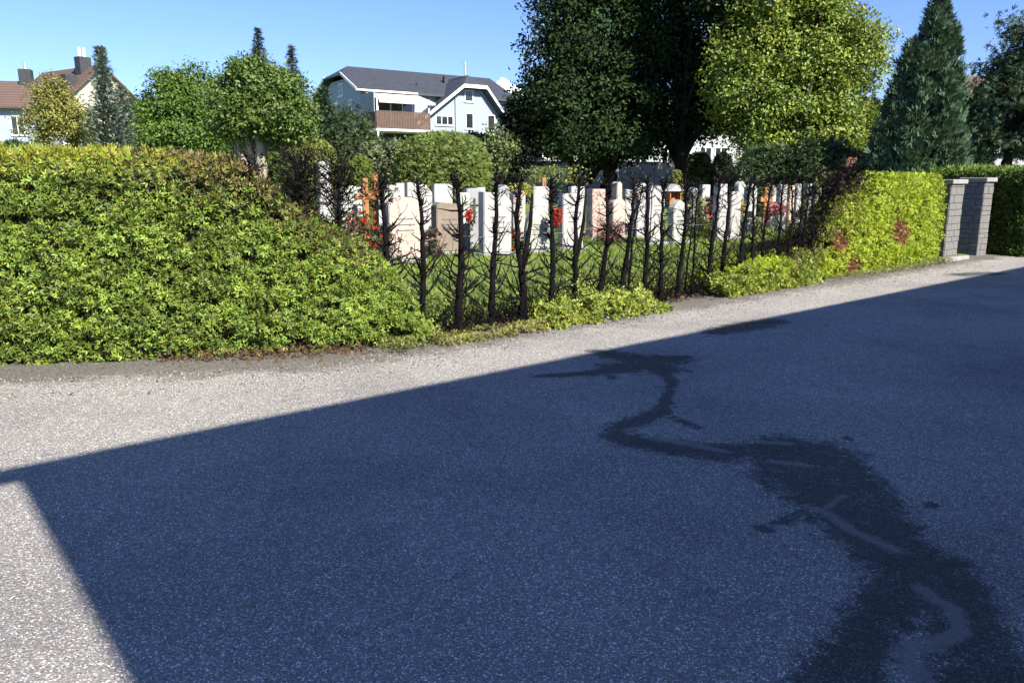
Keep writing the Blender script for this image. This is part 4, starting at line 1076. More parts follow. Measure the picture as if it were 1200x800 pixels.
for (x0, z0, x1, z1) in ((xa - .15, 6.07, 8.0, 9.1), (8.0, 9.1, 10.1, 9.1), (10.1, 9.1, xb + .35, 5.3)):
    a_ = Vector((x0, yw - .72, z0 - .26)); b_ = Vector((x1, yw - .72, z1 - .26)); u_ = Vector((0, 0, .26)); t_ = Vector((0, .05, 0))
    vg = MB().add([a_, b_, b_ + u_, a_ + u_, a_ + t_, b_ + t_, b_ + u_ + t_, a_ + u_ + t_], [(0, 1, 2, 3), (7, 6, 5, 4), (0, 4, 5, 1), (3, 2, 6, 7), (0, 3, 7, 4), (1, 5, 6, 2)])
    vg.build('bargeboard', M_TRIM, root)
for (xx, zz, w_, h_, bars) in ((8.4, 7.85, .8, .9, 0), (8.45, 5.75, .75, 1.25, 0), (10.5, 5.65, .75, 1.3, 0), (5.75, 5.95, 1.6, .75, 2), (8.4, 2.2, .9, 1.5, 1), (10.6, 2.2, .9, 1.5, 1)):
    win(root, xx, yw, zz, w_, h_, M_TRIM, bars)
MB().tube([(7.55, yw - .07, 0), (7.55, yw - .07, 8.4)], [.05, .05], 8).build('downpipe', M_ZINC, root)
MB().tube([(xc, 0, zc), (xc, 0, zc + 1.1)], [.09, .09], 8).build('chimney_flue', M_ZINC, root)
MB().box(8.2, 8.55, 2.0, 2.3, 9.0, 10.1).build('chimney', M_DARKW, root)
MB().tube([(5.2, 1.0, 8.3), (5.2, 1.0, 9.25)], [.10, .10], 8).build('vent_pipe', M_DARKW, root)
# balcony
bx0, bx1, by = -.05, 4.35, -2.7
bal = MB().box(bx0, bx1, by, -.002, 5.25, 5.48).build('balcony', M_TRIM, root)
sm = MB(); 
for k in range(34):
    x = bx0 + (bx1 - bx0) * k / 34; sm.box(x + .01, x + (bx1 - bx0) / 34 - .012, by - .045, by - .02, 5.43, 6.58)
for k in range(20):
    y = by + (-by) * k / 20; sm.box(bx0 - .045, bx0 - .02, y + .01, y + (-by) / 20 - .012, 5.43, 6.58)
tag(sm.build('balcony_slats', M_SLAT, root), kind='stuff')
MB().box(bx0 - .05, bx1, by - .06, by - .01, 6.59, 6.65).build('handrail', M_SLAT, root)
for x in (bx0 + .1, bx1 - .12): MB().box(x, x + .12, by + .05, by + .17, 0, 7.6).build('balcony_post', M_TRIM, root)
MB().box(.3, 4.2, -.06, -.004, 5.5, 7.7).build('terrace_door', M_GLASS, root)
for x in (.3, 1.3, 2.3, 3.3, 4.15): MB().box(x, x + .07, -.10, -.062, 5.5, 7.7).build('door_frame', M_TRIM, root)
MB().box(bx0, bx0 + .06, -2.4, -.06, 5.49, 7.98).build('side_screen', M_PALEWALL, root)
aw = MB().add([(.15, -.1, 8.22), (4.5, -.1, 8.22), (4.7, -2.9, 7.38), (.15, -2.9, 7.38), (.15, -.1, 8.19), (4.5, -.1, 8.19), (4.7, -2.9, 7.35), (.15, -2.9, 7.35)], [(0, 1, 2, 3), (7, 6, 5, 4), (0, 4, 5, 1), (1, 5, 6, 2), (2, 6, 7, 3), (3, 7, 4, 0)])
aw.box(.15, 4.7, -2.93, -2.905, 7.2, 7.38); aw.build('awning', M_AWN, root)
MB().tube([(.15, -.14, 8.28), (4.5, -.14, 8.28)], [.09, .09], 8).build('awning_roller', M_TRIM, root)
MB().box(bx0, bx1, -.12, -.004, 0.3, 5.2).build('under_balcony_shade', M_DARKW, root)  # flat dark panel, painted stand-in for the shade below the balcony
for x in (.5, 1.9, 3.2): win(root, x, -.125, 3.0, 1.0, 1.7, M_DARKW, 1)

# brown roofed house on the left
pk = at(117, 76, 75); e1 = Vector((.53, .85, 0)); 
base = pk - e1 * 4.2
rootB = thing('house', 'cream gabled house with brown tiled roof and chimney at far left', 'house', (base.x, base.y, 0), math.atan2(e1.y, e1.x))
M_CREAM = m_plain('cream_render', (0.46, 0.43, 0.34), .85, .06, 2, .1)
hpk = pk.z; zeB = hpk - 3.7
MB().prism([(0, 0), (8.4, 0), (8.4, zeB), (4.2, hpk - .2), (0, zeB)], 0, 9.5).build('wall', M_CREAM, rootB)
m, nt, b = mat_new('ridged_brown_tiles'); M_TILE = m; c = ocoord(nt)
wv = nd(nt, 'ShaderNodeTexWave', wave_type='BANDS', bands_direction='Z'); wv.inputs['Scale'].default_value = 1.3; wv.inputs['Distortion'].default_value = .6; nt.links.new(c, wv.inputs['Vector'])
nt.links.new(mixc(nt, .5, ramp(nt, noise(nt, 4, 5, .6, c), [(.3, (.07, .045, .037)), (.7, (.125, .075, .058))]), ramp(nt, wv.outputs['Fac'], [(0, (.045, .03, .025)), (1, (.125, .078, .06))])), b.inputs['Base Color'])
b.inputs['Roughness'].default_value = .85; bump(nt, b, wv.outputs['Fac'], .6, .05)
slab([(-.5, 10, zeB - .45), (-.5, -.5, zeB - .45), (4.2, -.5, hpk), (4.2, 10, hpk)]).build('roof', M_TILE, rootB)
slab([(4.204, 10, hpk), (4.204, -.5, hpk), (8.9, -.5, zeB - .45), (8.9, 10, zeB - .45)]).build('roof', M_TILE, rootB)
ch = MB().box(3.2, 4.3, 1.5, 2.4, hpk - 1.2, hpk + .75).build('chimney', M_DARKW, rootB)
for x in (3.5, 3.95): MB().tube([(x, 1.95, hpk + .75), (x, 1.95, hpk + 1.6)], [.13, .11], 8).build('chimney_pot', M_TRIM, ch)
MB().box(1.2, 2.3, .6, 1.8, hpk - 2.4, hpk - 1.1).build('dormer', M_DARKW, rootB)
for x, zz in ((2.4, zeB - 1.9), (5.0, zeB - 1.9), (3.6, zeB + .4)): win(rootB, x, 0, zz, 1.1, 1.4, M_TRIM, 1)

# low house at the far left edge
pC = at(-4, 160, 62); zr = at(20, 94, 66).z
rootC = thing('house', 'bluish white house, shade painted into its walls, with red brown roof at the left edge', 'house', (pC.x - 6, pC.y - 1.0, 0), math.radians(17))
ze = at(5, 119, 62).z
MB().prism([(0, 0), (8, 0), (8, ze), (4, zr - .15), (0, ze)], 0, 8.5, XM).build('wall', M_SHADEBLUE, rootC)  # wall carries the painted shade blue as well
slab([(-.4, -.6, ze - .3), (8.9, -.6, ze - .3), (8.9, 4, zr), (-.4, 4, zr)]).build('roof', M_TILE, rootC)
slab([(8.9, 8.6, ze - .3), (-.4, 8.6, ze - .3), (-.4, 4.004, zr), (8.9, 4.004, zr)]).build('roof', M_TILE, rootC)
chC = MB().box(7.0, 7.9, 3.2, 4.1, zr - .6, zr + .9).build('chimney', M_DARKW, rootC)
MB().tube([(7.45, 3.65, zr + .9), (7.45, 3.65, zr + 1.5)], [.13, .11], 8).build('chimney_pot', M_ZINC, chC)
for x in (5.0, 6.9): 
    for zz in (2.4, 5.2): win(rootC, x, 0, zz, .95, 1.5, M_TRIM, 1)

# white house behind the garden wall
pD = at(735, 200, 56); zeD = at(800, 152, 58).z
rootD = thing('house', 'long white house behind the garden wall, half hidden by dark trees', 'house', (pD.x - 6, pD.y, .6), math.radians(6))
LD = 16.5
MB().box(0, LD, 0, 8, 0, zeD - .6).build('wall', M_WHITEWALL, rootD)
for x in (-.06, 5.4, 10.6, LD - .5): MB().box(x, x + .5, -.10, -.002, 0, zeD - .75).build('pilaster', M_TRIM, rootD)
MB().box(-.3, LD + .3, -.45, 8.4, zeD - .598, zeD - .42).build('cornice', M_TRIM, rootD)
slab([(-.5, -.6, zeD - .3), (LD + .5, -.6, zeD - .3), (LD - 2, 4, zeD + 2.2), (2, 4, zeD + 2.2)]).build('roof', M_TILE, rootD)
slab([(LD + .5, 8.6, zeD - .3), (-.5, 8.6, zeD - .3), (2, 4.004, zeD + 2.2), (LD - 2, 4.004, zeD + 2.2)]).build('roof', M_TILE, rootD)
for x in (1.2, 3.2, 6.6, 8.6, 11.4, 12.55, 14.5):
    win(rootD, x, 0, 2.0, .95, 1.45, M_TRIM, 1)

# pale building behind the pine at the right
pE = at(1136, 200, 52); zE_ = at(1165, 180, 52).z
rootE = thing('house', 'pale building with brown roof behind the pine at right edge', 'house', (pE.x - 1.5, pE.y, .5), math.radians(-8))
MB().box(0, 11, 0, 7, 0, zE_ - .5).build('wall', M_WHITEWALL, rootE)
zrE = at(1140, 100, 56).z
slab([(-.6, -.6, zE_ + .6), (11.5, -.6, zE_ + .6), (11.5, 3.5, zrE), (.2, 3.5, zrE)]).build('roof', M_TILE, rootE)
slab([(11.5, 7.6, zE_ + .6), (-.6, 7.6, zE_ + .6), (.2, 3.504, zrE), (11.5, 3.504, zrE)]).build('roof', M_TILE, rootE)
MB().box(-.3, 11.2, -.3, 7.2, zE_ - .498, zE_ + .43).build('eaves_band', M_TRIM, rootE)
for x in (1, 3.5, 6, 8.5): win(rootE, x, 0, .9, 1.0, 1.2, M_TRIM, 1)

# ------------------------------------------------------------------ trees and shrubs
def crown_leaves(lobes, nclump, nleaf, rc, size, base, templ=LEAF, droop=0.0, shell=.55, amt=.3, hue=.15, gap=.40):
    """lobes: (x,y,z,rx,ry,rz). clumps of leaves through the outer part of every lobe"""
    L = np.array(lobes, dtype=float); wgt = (L[:, 3] * L[:, 4] + L[:, 4] * L[:, 5] + L[:, 3] * L[:, 5]); wgt /= wgt.sum()
    idx = RNG.choice(len(L), nclump, p=wgt); dr = rnd_dir(nclump)
    rad = shell + (1.06 - shell) * RNG.random(nclump) ** .7
    c = L[idx, :3] + dr * rad[:, None] * L[idx, 3:6]
    # gaps: whole clumps missing where a slow noise is low
    keep = fnoise(c, 0.9 / max(.5, rc), 17, 2) > gap; c, dr, idx = c[keep], dr[keep], idx[keep]; nclump = len(c)
    ccol = vary(base, nclump, amt, hue)
    n = nclump * nleaf
    off = RNG.normal(size=(n, 3)) * rc * .5 * np.array([[1, 1, .75]])
    P = np.repeat(c, nleaf, axis=0) + off; out = np.repeat(dr, nleaf, axis=0)
    P[:, 2] -= droop * np.linalg.norm(off[:, :2], axis=1)
    ax = out * .25 + rnd_dir(n) * .8; ax[:, 2] -= droop
    up = out * .75 + rnd_dir(n) * .65 + np.array([0, 0, .4])
    t = np.repeat(ccol, nleaf, axis=0) * (1 + .25 * (RNG.random((n, 1)) * 2 - 1))
    return leaves(P, ax, up, size * RNG.uniform(.7, 1.35, n), templ, t), c
def limbs(mb, top, r0, tips, rg, frac=.35):
    for tip in tips:
        tip = Vector(tip); st = Vector((top.x * rg.uniform(.5, 1), top.y * rg.uniform(.5, 1), top.z * rg.uniform(frac, 1.0)))
        mid = st.lerp(tip, .5) + Vector((rg.gauss(0, .1), rg.gauss(0, .1), -.06)) * (tip - st).length
        ra = r0 * rg.uniform(.28, .5); mb.tube([st, st.lerp(mid, .5) + Vector((0, 0, .03)), mid, tip], [ra, ra * .75, ra * .5, ra * .15], 6, False)
def tree(name, label, u, Y, lobes_px, r0, htrunk, nclump, nleaf, rc, size, base, bark=None, templ=LEAF, group=None, trunks=((0, 0),), seed=1, shell=.5, droop=0.0, amt=.3, hue=.15, ntips=14, leafmat=None, gap=.40, cat='tree'):
    """lobes_px: (u, v, half width px, half height px, depth offset m) of crown masses at distance Y"""
    rg = random.Random(seed); p = at(u, 210, Y); z0 = zg(p.x, p.y)
    root = thing(name, label, cat, (p.x, p.y, z0), 0, group)
    lobes = []
    for (lu, lv, hw, hh, dy) in lobes_px:
        q = at(lu, lv, Y + dy); s = (Y + dy) / FPX
        lobes.append((q.x - p.x, q.y - p.y, q.z - z0, hw * s, max(hw, hh) * s * .8, hh * s))
    (V, F, T), c = crown_leaves(lobes, nclump, nleaf, rc, size, base, templ, droop, shell, amt, hue, gap)
    tag(link('crown', np_mesh('crown', V, F, T), leafmat or M_LEAF, root), kind='stuff')
    tb = MB(); lb = MB()
    for k, (dx, dy) in enumerate(trunks):
        K = 6; pts = [Vector((dx + rg.gauss(0, .03) * i, dy + rg.gauss(0, .03) * i, -.1 + (htrunk + .1) * i / K)) for i in range(K + 1)]
        rr = r0 * (1 if k == 0 else .7)
        tb.tube(pts, [rr * (1.35 - .35 * min(1, i)) * (1 - .45 * i / K) for i in range(K + 1)], 10)
        near = [q for q in c if math.hypot(q[0] - dx, q[1] - dy) < .32 * max(q[2], 1.0) + .2 and q[1] - dy > -.5]
        sel = [near[rg.randrange(len(near))] for _ in range(ntips)]
        limbs(lb, pts[-1], rr, sel, rg)
    tb.build('trunk', bark or M_BARK, root, 0, True)
    tag(lb.build('limbs', bark or M_BARK, root, 0, True), kind='stuff')
    return root
def conifer(name, label, u, Y, vtop, hw_px, nb, base, size=.22, group=None, power=.9, seed=1, templ=TUFT, step=.16, open_=.15, vbase=205, droop=.25, up=0.0, lean=0.0, cat='conifer tree'):
    rg = random.Random(seed); p = at(u, 210, Y); z0 = zg(p.x, p.y)
    H = at(u, vtop, Y).z - z0; R = hw_px * Y / FPX; zb = max(.1, at(u, vbase, Y).z - z0)
    root = thing(name, label, cat, (p.x, p.y, z0), 0, group)
    MB().tube([(0, 0, -.1), (lean * .4, 0, H * .5), (lean, 0, H * .97)], [R * .13 + .05, R * .08 + .03, .015], 8).build('trunk', M_BARK, root, 0, True)
    C = []; A = []; bmb = MB()
    for k in range(nb):
        t = rg.random() ** 1.05; z = zb + (H - zb) * t
        r = R * (1 - t) ** power * rg.uniform(.7, 1.12) + .05; a = rg.uniform(0, 2 * PI)
        if rg.random() < open_: r *= .6
        d = Vector((math.cos(a), math.sin(a), 0)); n = max(3, int(r / step))
        tip = Vector((lean * t, 0, z)) + d * r + Vector((0, 0, -droop * r + up * r))
        if k % 2 == 0: bmb.tube([(lean * t, 0, z), tip], [.012 + .012 * r, .004], 3, False)
        for j in range(n):
            f = .25 + .75 * (j + rg.random()) / n
            q = Vector((lean * t, 0, z)) + d * r * f + Vector((rg.gauss(0, .06), rg.gauss(0, .06), -droop * r * f + up * r * f + rg.gauss(0, .04)))
            side = rg.gauss(0, .20 * r + .04); q += Vector((-d.y, d.x, 0)) * side
            C.append(q); A.append(d + Vector((rg.gauss(0, .5), rg.gauss(0, .5), rg.gauss(-.1 + up * 2, .35))))
    # leader
    for j in range(14):
        C.append(Vector((lean, 0, H * (1 - .06 * j / 14)))); A.append(Vector((rg.gauss(0, .4), rg.gauss(0, .4), 1)))
    C = np.array(C); A = np.array(A); n = len(C)
    V, F, T = leaves(C, A, rnd_dir(n) * .5 + np.array([0, 0, 1.0]), size * RNG.uniform(.7, 1.3, n), templ, vary(base, n, .35, .12) * (.7 + .6 * fnoise(C, 1.6, seed, 2))[:, None])
    tag(link('needles', np_mesh('needles', V, F, T), M_DRYLEAF, root), kind='stuff')
    tag(bmb.build('branches', M_BARK, root), kind='stuff')
    return root
def clipped(name, label, u, Y, vtop, hw_px, n, base, size, flat=.55, vbase=216, group=None, seed=1, depth=1.0, cat='clipped shrub', templ=TRIO, bumpy=.12, jag=.0):
    """dome: superellipsoid of leaves round an inner mass of twigs"""
    p = at(u, 210, Y); z0 = zg(p.x, p.y); H = at(u, vtop, Y).z - z0; R = hw_px * Y / FPX
    root = thing(name, label, cat, (p.x, p.y, z0), 0, group)
    def shell(n_):
        d = rnd_dir(n_); d[:, 2] = np.abs(d[:, 2]) if True else d[:, 2]
        e = 2.0 / flat * .55 + 1
        k = (np.abs(d[:, 0]) ** e + np.abs(d[:, 1]) ** e + np.abs(d[:, 2]) ** e) ** (-1 / e)
        zz = np.where(RNG.random(n_) < .0, 0, 1)
        return d * k[:, None] * np.array([[R, R * depth, H * .62]]), d
    P1, D1 = shell(n); P1[:, 2] += H * .38
    # lower sides: straight skirt
    m_ = n // 2; a = RNG.random(m_) * 2 * PI; P2 = np.stack([np.cos(a) * R * .985, np.sin(a) * R * .985 * depth, RNG.random(m_) * H * .42], axis=1); D2 = np.stack([np.cos(a), np.sin(a), .1 + 0 * a], axis=1)
    P = np.concatenate([P1, P2]); D = nrm(np.concatenate([D1, D2])); N_ = len(P)
    P = P + D * ((fnoise(P + seed * 13.1, 1.3, seed, 3) - .5) * bumpy * R * 2 - RNG.random(N_) ** 1.5 * .16 * R + jag * RNG.random(N_) ** 4)[:, None]
    V, F, T = leaves(P, D * .3 + rnd_dir(N_) * .8 + np.array([0, 0, .2]), D * .85 + rnd_dir(N_) * .6 + np.array([0, 0, .25]), size * RNG.uniform(.7, 1.3, N_), templ, vary(base, N_, .35, .14) * (.65 + .7 * fnoise(P + seed, 1.7, 3, 3))[:, None])
    tag(link('foliage', np_mesh('foliage', V, F, T), M_LEAF, root), kind='stuff')
    rings = [(0, .9), (.25, .9), (.42, .88), (.62, .80), (.78, .62), (.88, .36)]; mb = MB(); k = 18
    Vv = [(math.cos(2 * PI * j / k) * R * r_ * .93, math.sin(2 * PI * j / k) * R * r_ * .93 * depth, H * z_) for z_, r_ in rings for j in range(k)] + [(0, 0, H * .9)]
    Ff = [(i * k + j, i * k + (j + 1) % k, (i + 1) * k + (j + 1) % k, (i + 1) * k + j) for i in range(len(rings) - 1) for j in range(k)] + [((len(rings) - 1) * k + j, (len(rings) - 1) * k + (j + 1) % k, len(rings) * k) for j in range(k)]
    mb.add(Vv, Ff).build('inner_growth', M_INNER, root)
    return root

BG = 'trees behind the cemetery'
OLIVE = (.19, .195, .045); FRESH = (.085, .150, .024); DEEP = (.040, .078, .016); DARK = (.018, .030, .012); YGREEN = (.158, .208, .032); TEAL = (.075, .125, .072); BLUE = (.15, .195, .16); YEW = (.125, .17, .038)
# left group
tree('leafy_tree', 'olive yellow young tree in front of the brown roofed house', 65, 36, [(65, 130, 34, 34, 0), (62, 112, 20, 22, 0), (85, 150, 26, 26, .4), (42, 152, 22, 24, -.3)], .08, 3.5, 560, 26, .34, .11, OLIVE, group=BG, seed=2, shell=.3)
tree('leafy_bush', 'grey green bush between olive tree and slim conifer', 104, 38, [(104, 150, 18, 24, 0), (95, 165, 16, 18, 0)], .06, 2, 160, 18, .3, .14, (.085, .10, .05), seed=3, shell=.3, cat='bush', group='bushes behind the cemetery')
conifer('conifer_tree', 'slim blue grey conifer left of the round trees', 133, 33, 58, 29, 1100, BLUE, .15, BG, 1.0, 4, TRIO, .16, .2, 195, -.3, .35, cat='conifer tree')
conifer('conifer_tree', 'second lower blue grey conifer right behind the slim one', 152, 36, 102, 20, 600, (.14, .175, .14), .15, BG, .7, 5, TRIO, .17, .2, 195, -.3, .35)
tree('leafy_tree', 'round deep green tree with dense crown left of the pale trunk', 215, 30, [(200, 120, 34, 34, 0), (232, 118, 34, 36, .3), (215, 150, 46, 34, 0), (185, 152, 20, 30, -.4), (240, 160, 26, 24, .2)], .17, 3.2, 1300, 28, .36, .11, FRESH, group=BG, seed=6, shell=.55)
tree('leafy_tree', 'green tree with pale trunk standing behind the scorched hedge shoulder', 303, 21, [(300, 108, 30, 36, 0), (280, 122, 32, 34, 0), (332, 128, 34, 40, 0), (300, 138, 46, 28, 0), (345, 142, 20, 24, -.3), (266, 140, 20, 24, .3), (284, 84, 9, 14, 0)], .20, 3.0, 1500, 28, .28, .09, (.085, .135, .028), M_PALEBARK, group=BG, seed=7, shell=.5, ntips=22)
conifer('spruce_tree', 'dark spruce tip above the pale trunked tree', 313, 46, 34, 40, 1300, (.075, .09, .055), .17, BG, .95, 8, TRIO, .22, .25, 190, .35, cat='spruce')
conifer('spruce_tree', 'second dark spruce tip left of the slate roofed house', 350, 46, 54, 34, 1100, (.07, .088, .055), .17, BG, .95, 9, TRIO, .22, .25, 190, .35, cat='spruce')
conifer('conifer_tree', 'small blue green conifer left of the slate roofed house', 384, 32, 105, 30, 900, (.06, .10, .07), .17, BG, .95, 10, TRIO, .16, .15, 200, -.2, .3)
clipped('yew_bush', 'dark green ragged yew bush below the balcony', 412, 29, 132, 27, 3600, (.04, .065, .022), .15, .8, 205, None, 11, 1, 'bush', TRIO, .30, .5)
clipped('round_bush', 'rounded yellow green bush left of the tall stele', 366, 21, 164, 32, 4500, (.125, .15, .035), .09, .6, 215, 'bushes behind the cemetery', 12, 1, 'bush', PAIR, .16)
clipped('round_bush', 'small bright green dome right of the tall stele', 421, 18, 184, 20, 3600, (.11, .155, .022), .065, .6, 218, 'bushes behind the cemetery', 13, 1, 'clipped shrub', TRIO, .08)
tree('leafy_bush', 'loose grey green shrub between the stele and the big yew dome', 452, 26, [(452, 184, 24, 20, 0), (440, 195, 22, 22, 0), (466, 192, 20, 24, 0)], .06, 1.6, 330, 20, .28, .12, (.12, .15, .07), seed=14, shell=.3, cat='bush', group='bushes behind the cemetery')
clipped('yew_dome', 'large clipped yew dome in front of the big house', 520, 23, 157, 54, 14500, YEW, .12, .50, 218, None, 15, 1, 'clipped shrub', TRIO, .045)
clipped('low_hedge', 'bright green low clipped hedge behind the path lamp', 325, 24, 180, 22, 3500, (.085, .14, .022), .085, .35, 215, None, 16, .6, 'clipped shrub', TRIO, .06)
clipped('low_hedge', 'green low clipped hedge behind the left hedge top', 262, 25, 182, 26, 2800, (.08, .13, .022), .085, .35, 215, None, 17, .6, 'clipped shrub', TRIO, .06)
tree('leafy_bush', 'pale green shrub right behind the yew dome', 588, 30, [(586, 170, 18, 22, 0), (578, 190, 16, 20, 0)], .05, 1.5, 170, 18, .3, .13, (.11, .14, .05), seed=18, shell=.3, cat='bush', group='bushes behind the cemetery')
conifer('conifer_tree', 'dark ragged conifer at the left end of the garden wall', 603, 36, 118, 34, 480, (.016, .024, .016), .34, BG, .55, 19, TUFT, .26, .4, 205, .1)
# big dark tree
tree('dark_tree', 'huge dark leaved tree over the white garden wall', 712, 37,
     [(695, 40, 74, 70, 0), (662, 70, 46, 62, 0), (735, 60, 80, 74, .5), (700, -30, 78, 50, 0), (665, 120, 66, 44, -.5), (735, 125, 70, 44, 0), (790, 100, 46, 56, 0), (645, 130, 34, 40, 0), (705, 165, 82, 26, -.5), (780, 150, 40, 30, 0), (720, -120, 80, 60, 0), (780, -80, 60, 60, 0), (640, 165, 26, 22, 0), (775, 20, 54, 56, 0), (622, 150, 26, 30, 0)],
     .42, 2.7, 4600, 27, .50, .17, (.028, .048, .017), group=BG, seed=20, shell=.45, trunks=((0, 0), (-1.6, .5)), ntips=26, amt=.7, leafmat=M_DULLLEAF, gap=.365)
tree('dark_tree', 'tall dark tree with straight bare trunk right of the huge dark tree', 796, 36,
     [(812, 30, 36, 50, .5), (850, -10, 44, 40, -2.5), (800, -40, 60, 40, 0), (822, 90, 30, 40, .8), (842, 95, 26, 50, .4), (826, 138, 26, 26, .2), (852, 148, 18, 20, .2), (862, 14, 24, 26, -3.0), (830, -120, 70, 60, 0), (880, -100, 50, 50, 0), (880, 55, 46, 56, 1.2), (930, 60, 46, 56, 1.2), (978, 66, 40, 50, 1.2)],   .33, 4.6, 2000, 28, .55, .18, (.020, .032, .014), group=BG, seed=21, shell=.4, ntips=14, leafmat=M_DULLLEAF)  # unseen lobes above frame and behind yellow tree added to shade the wall
# yellow green tree
tree('leafy_tree', 'large bright yellow green tree right of the dark trees', 918, 32,
     [(905, 60, 66, 60, 0), (950, 50, 62, 66, 0), (985, 90, 52, 58, 0), (880, 110, 48, 50, -.5), (930, 120, 64, 46, 0), (915, -10, 60, 46, 0), (965, -8, 40, 40, 0), (1010, 60, 26, 40, 0), (985, 140, 40, 36, 0), (900, 150, 40, 36, 0), (850, 95, 22, 44, -.3), (920, -110, 70, 60, 0), (970, -90, 55, 60, 0), (930, -200, 60, 50, 0), (985, 165, 30, 26, 0), (905, 165, 40, 28, -.5), (955, 160, 46, 32, -.5)],  # topmost lobes, out of frame, added to shade the garden wall
       .30, 2.4, 4200, 28, .44, .14, YGREEN, group=BG, seed=22, shell=.4, ntips=26, amt=.5, hue=.16)
clipped('dark_shrub', 'dark green tall shrub under the yellow green tree', 900, 27, 178, 36, 5500, (.036, .062, .020), .13, .6, 216, None, 23, .8, 'bush', PAIR, .22, .35)
clipped('dark_shrub', 'second dark shrub beside the teal cypress', 966, 26, 172, 40, 6000, (.05, .082, .024), .13, .65, 216, None, 24, .8, 'bush', PAIR, .26, .4)
clipped('dark_shrub', 'small nearly black conical shrub in front of the white house', 846, 31, 180, 12, 2200, (.02, .032, .016), .13, .7, 214, None, 25, 1, 'bush', PAIR, .1)
clipped('ivy_mound', 'light green ivy spilling over the garden wall', 818, 41.5, 180, 17, 1500, (.09, .125, .035), .18, .7, 196, None, 26, .5, 'ivy', PAIR, .2)
clipped('round_bush', 'small yellow green bush at the foot of the bare dark trunk', 792, 28, 201, 7, 900, (.15, .165, .035), .10, .7, 218, 'bushes behind the cemetery', 27, 1, 'bush', PAIR, .1)
# cypress and pine
def cypress(u, Y, n, label):
    p = at(u, 210, Y); z0 = zg(p.x, p.y); root = thing('cypress_tree', label, 'conifer tree', (p.x, p.y, z0), 0, BG)
    s = Y / FPX; zt = at(u, -6, Y).z - z0
    tops = [(0.35, 0, zt, 1.0), (-.55, .2, zt * .80, .8), (.95, -.2, zt * .86, .7), (-1.05, 0, zt * .62, .75), (1.25, .2, zt * .60, .7), (-.2, -.6, zt * .72, .8), (.5, -.8, zt * .66, .8), (-1.3, -.2, zt * .42, .7), (1.35, -.3, zt * .42, .65), (-.7, -.9, zt * .48, .75), (.2, -1.1, zt * .45, .8)]
    C = []; A = []
    for (x, y, zt_, r_) in tops:
        m_ = int(n * zt_ * r_ / 40); t = RNG.random(m_) ** .8; a = RNG.random(m_) * 2 * PI
        rr = r_ * (1 - t) ** .55 * np.minimum(1, .55 + 1.6 * t) * np.sqrt(RNG.random(m_)) * RNG.uniform(.85, 1.2, m_)
        xx = x * (1 - .35 * t) + np.cos(a) * rr; yy = y * (1 - .35 * t) + np.sin(a) * rr
        C.append(np.stack([xx, yy, .25 + (zt_ - .25) * t], axis=1)); A.append(np.stack([np.cos(a) * .55, np.sin(a) * .55, .9 + 0 * a], axis=1))
    C = np.concatenate(C); A = np.concatenate(A); m_ = len(C); C += RNG.normal(size=(m_, 3)) * .05
    nz = fnoise(C, 1.9, 4, 3); kp = nz > .34; C, A = C[kp], A[kp]; m_ = len(C)
    V, F, T = leaves(C, A + rnd_dir(m_) * .5, rnd_dir(m_), RNG.uniform(.13, .27, m_), TRIO, vary(TEAL, m_, .35, .12) * (.6 + .8 * fnoise(C, 2.4, 5, 2))[:, None])
    tag(link('foliage', np_mesh('foliage', V, F, T), M_DRYLEAF, root), kind='stuff')
    tb = MB()
    for (x, y, zt_, r_) in tops: tb.tube([(x * .15, y * .15, -.1), (x * .8, y * .8, zt_ * .4), (x * .65, y * .65, zt_ * .95)], [.10, .06, .012], 6)
    tb.build('trunk', M_BARK, root, 0, True)
cypress(1070, 24, 30000, 'tall dense teal cypress behind the right hedge')
tree('pine_tree', 'dark blue green pine at the right edge behind the last hedge', 1180, 31,
     [(1196, 50, 26, 32, 0), (1180, 80, 28, 18, .3), (1205, 90, 34, 26, 0), (1165, 112, 32, 18, 0), (1200, 130, 40, 24, -.4), (1160, 148, 30, 22, 0), (1190, 165, 40, 20, 0), (1148, 170, 18, 18, 0), (1225, 60, 30, 50, 0), (1240, 130, 30, 50, 0)],
     .20, 4.0, 640, 24, .40, .24, (.050, .082, .050), leafmat=M_DRYLEAF, templ=TUFT, group=BG, seed=30, shell=.3, ntips=22, cat='pine tree')
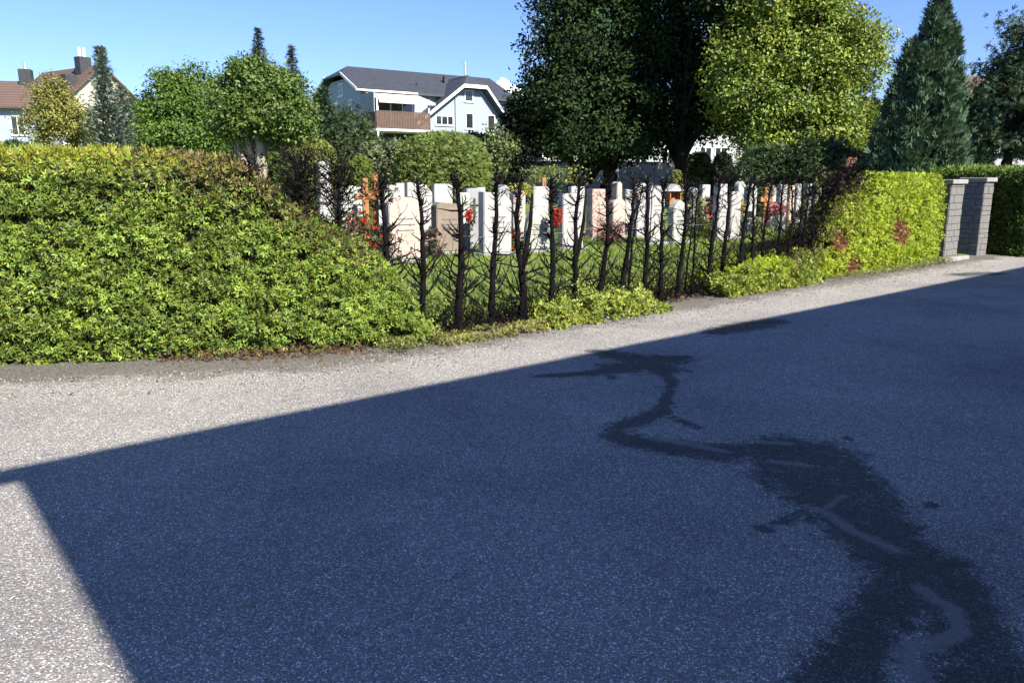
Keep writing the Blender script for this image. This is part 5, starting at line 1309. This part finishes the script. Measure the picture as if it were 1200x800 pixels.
tree('leafy_tree', 'dark green bushy tree between cypress and pine', 1146, 40, [(1146, 150, 18, 40, 0), (1150, 120, 14, 24, 0)], .15, 3, 200, 20, .45, .2, (.035, .05, .03), group=BG, seed=31, shell=.3)
# far planting that closes the view between the houses
for k, (u, Y, vt, hw, c_, lab) in enumerate([(15, 58, 168, 34, (.05, .075, .025), 'far green bush in front of the bluish white house at the left edge'), (165, 48, 120, 26, (.045, .06, .035), 'far dark green bush behind the slim blue conifers'),
        (250, 44, 128, 40, (.045, .075, .022), 'far green bush between the two round green trees'), (350, 40, 140, 30, (.05, .08, .025), 'far green bush behind the path lamp'),
        (455, 48, 165, 36, (.06, .085, .03), 'far green bush under the balcony'), (560, 46, 160, 34, (.06, .08, .035), 'far pale bush right of the yew dome'),
        (1010, 40, 120, 34, (.03, .048, .02), 'far dark bush left of the cypress'), (1120, 44, 150, 30, (.03, .045, .025), 'far dark bush right of the cypress')]):
    clipped('bush', lab, u, Y, vt, hw, 2600, c_, .30, .7, 216, 'bushes behind the cemetery', 40 + k, 1, 'bush', PAIR, .25)
# cloud
mc, nt, b = mat_new('cloud'); b.inputs['Base Color'].default_value = (.93, .93, .93, 1); b.inputs['Roughness'].default_value = 1; b.inputs['Specular IOR Level'].default_value = 0
pc = at(588, 112, 2200); bmc = bmesh.new(); rg = random.Random(5)
for k in range(46):
    x = rg.gauss(0, 34); z_ = rg.uniform(-36, 34) * (1 - .012 * abs(x)); r_ = rg.uniform(8, 17)
    bmesh.ops.create_icosphere(bmc, subdivisions=3, radius=r_, matrix=Matrix.Translation((x, rg.gauss(0, 14), z_)))
mec = bpy.data.meshes.new('cloud'); bmc.to_mesh(mec); bmc.free()
co = np.zeros(len(mec.vertices) * 3, dtype=np.float32); mec.vertices.foreach_get('co', co); co = co.reshape(-1, 3)
nv = np.stack([fnoise(co, .09, 60 + j, 4) for j in range(3)], axis=1) - .5
mec.vertices.foreach_set('co', (co + nv * 16).astype(np.float32).ravel()); mec.polygons.foreach_set('use_smooth', [True] * len(mec.polygons)); mec.update()
oc = link('cloud', mec, mc); oc.location = pc; tag(oc, 'small white cumulus cloud beside the roof of the big house', 'cloud', kind='structure')
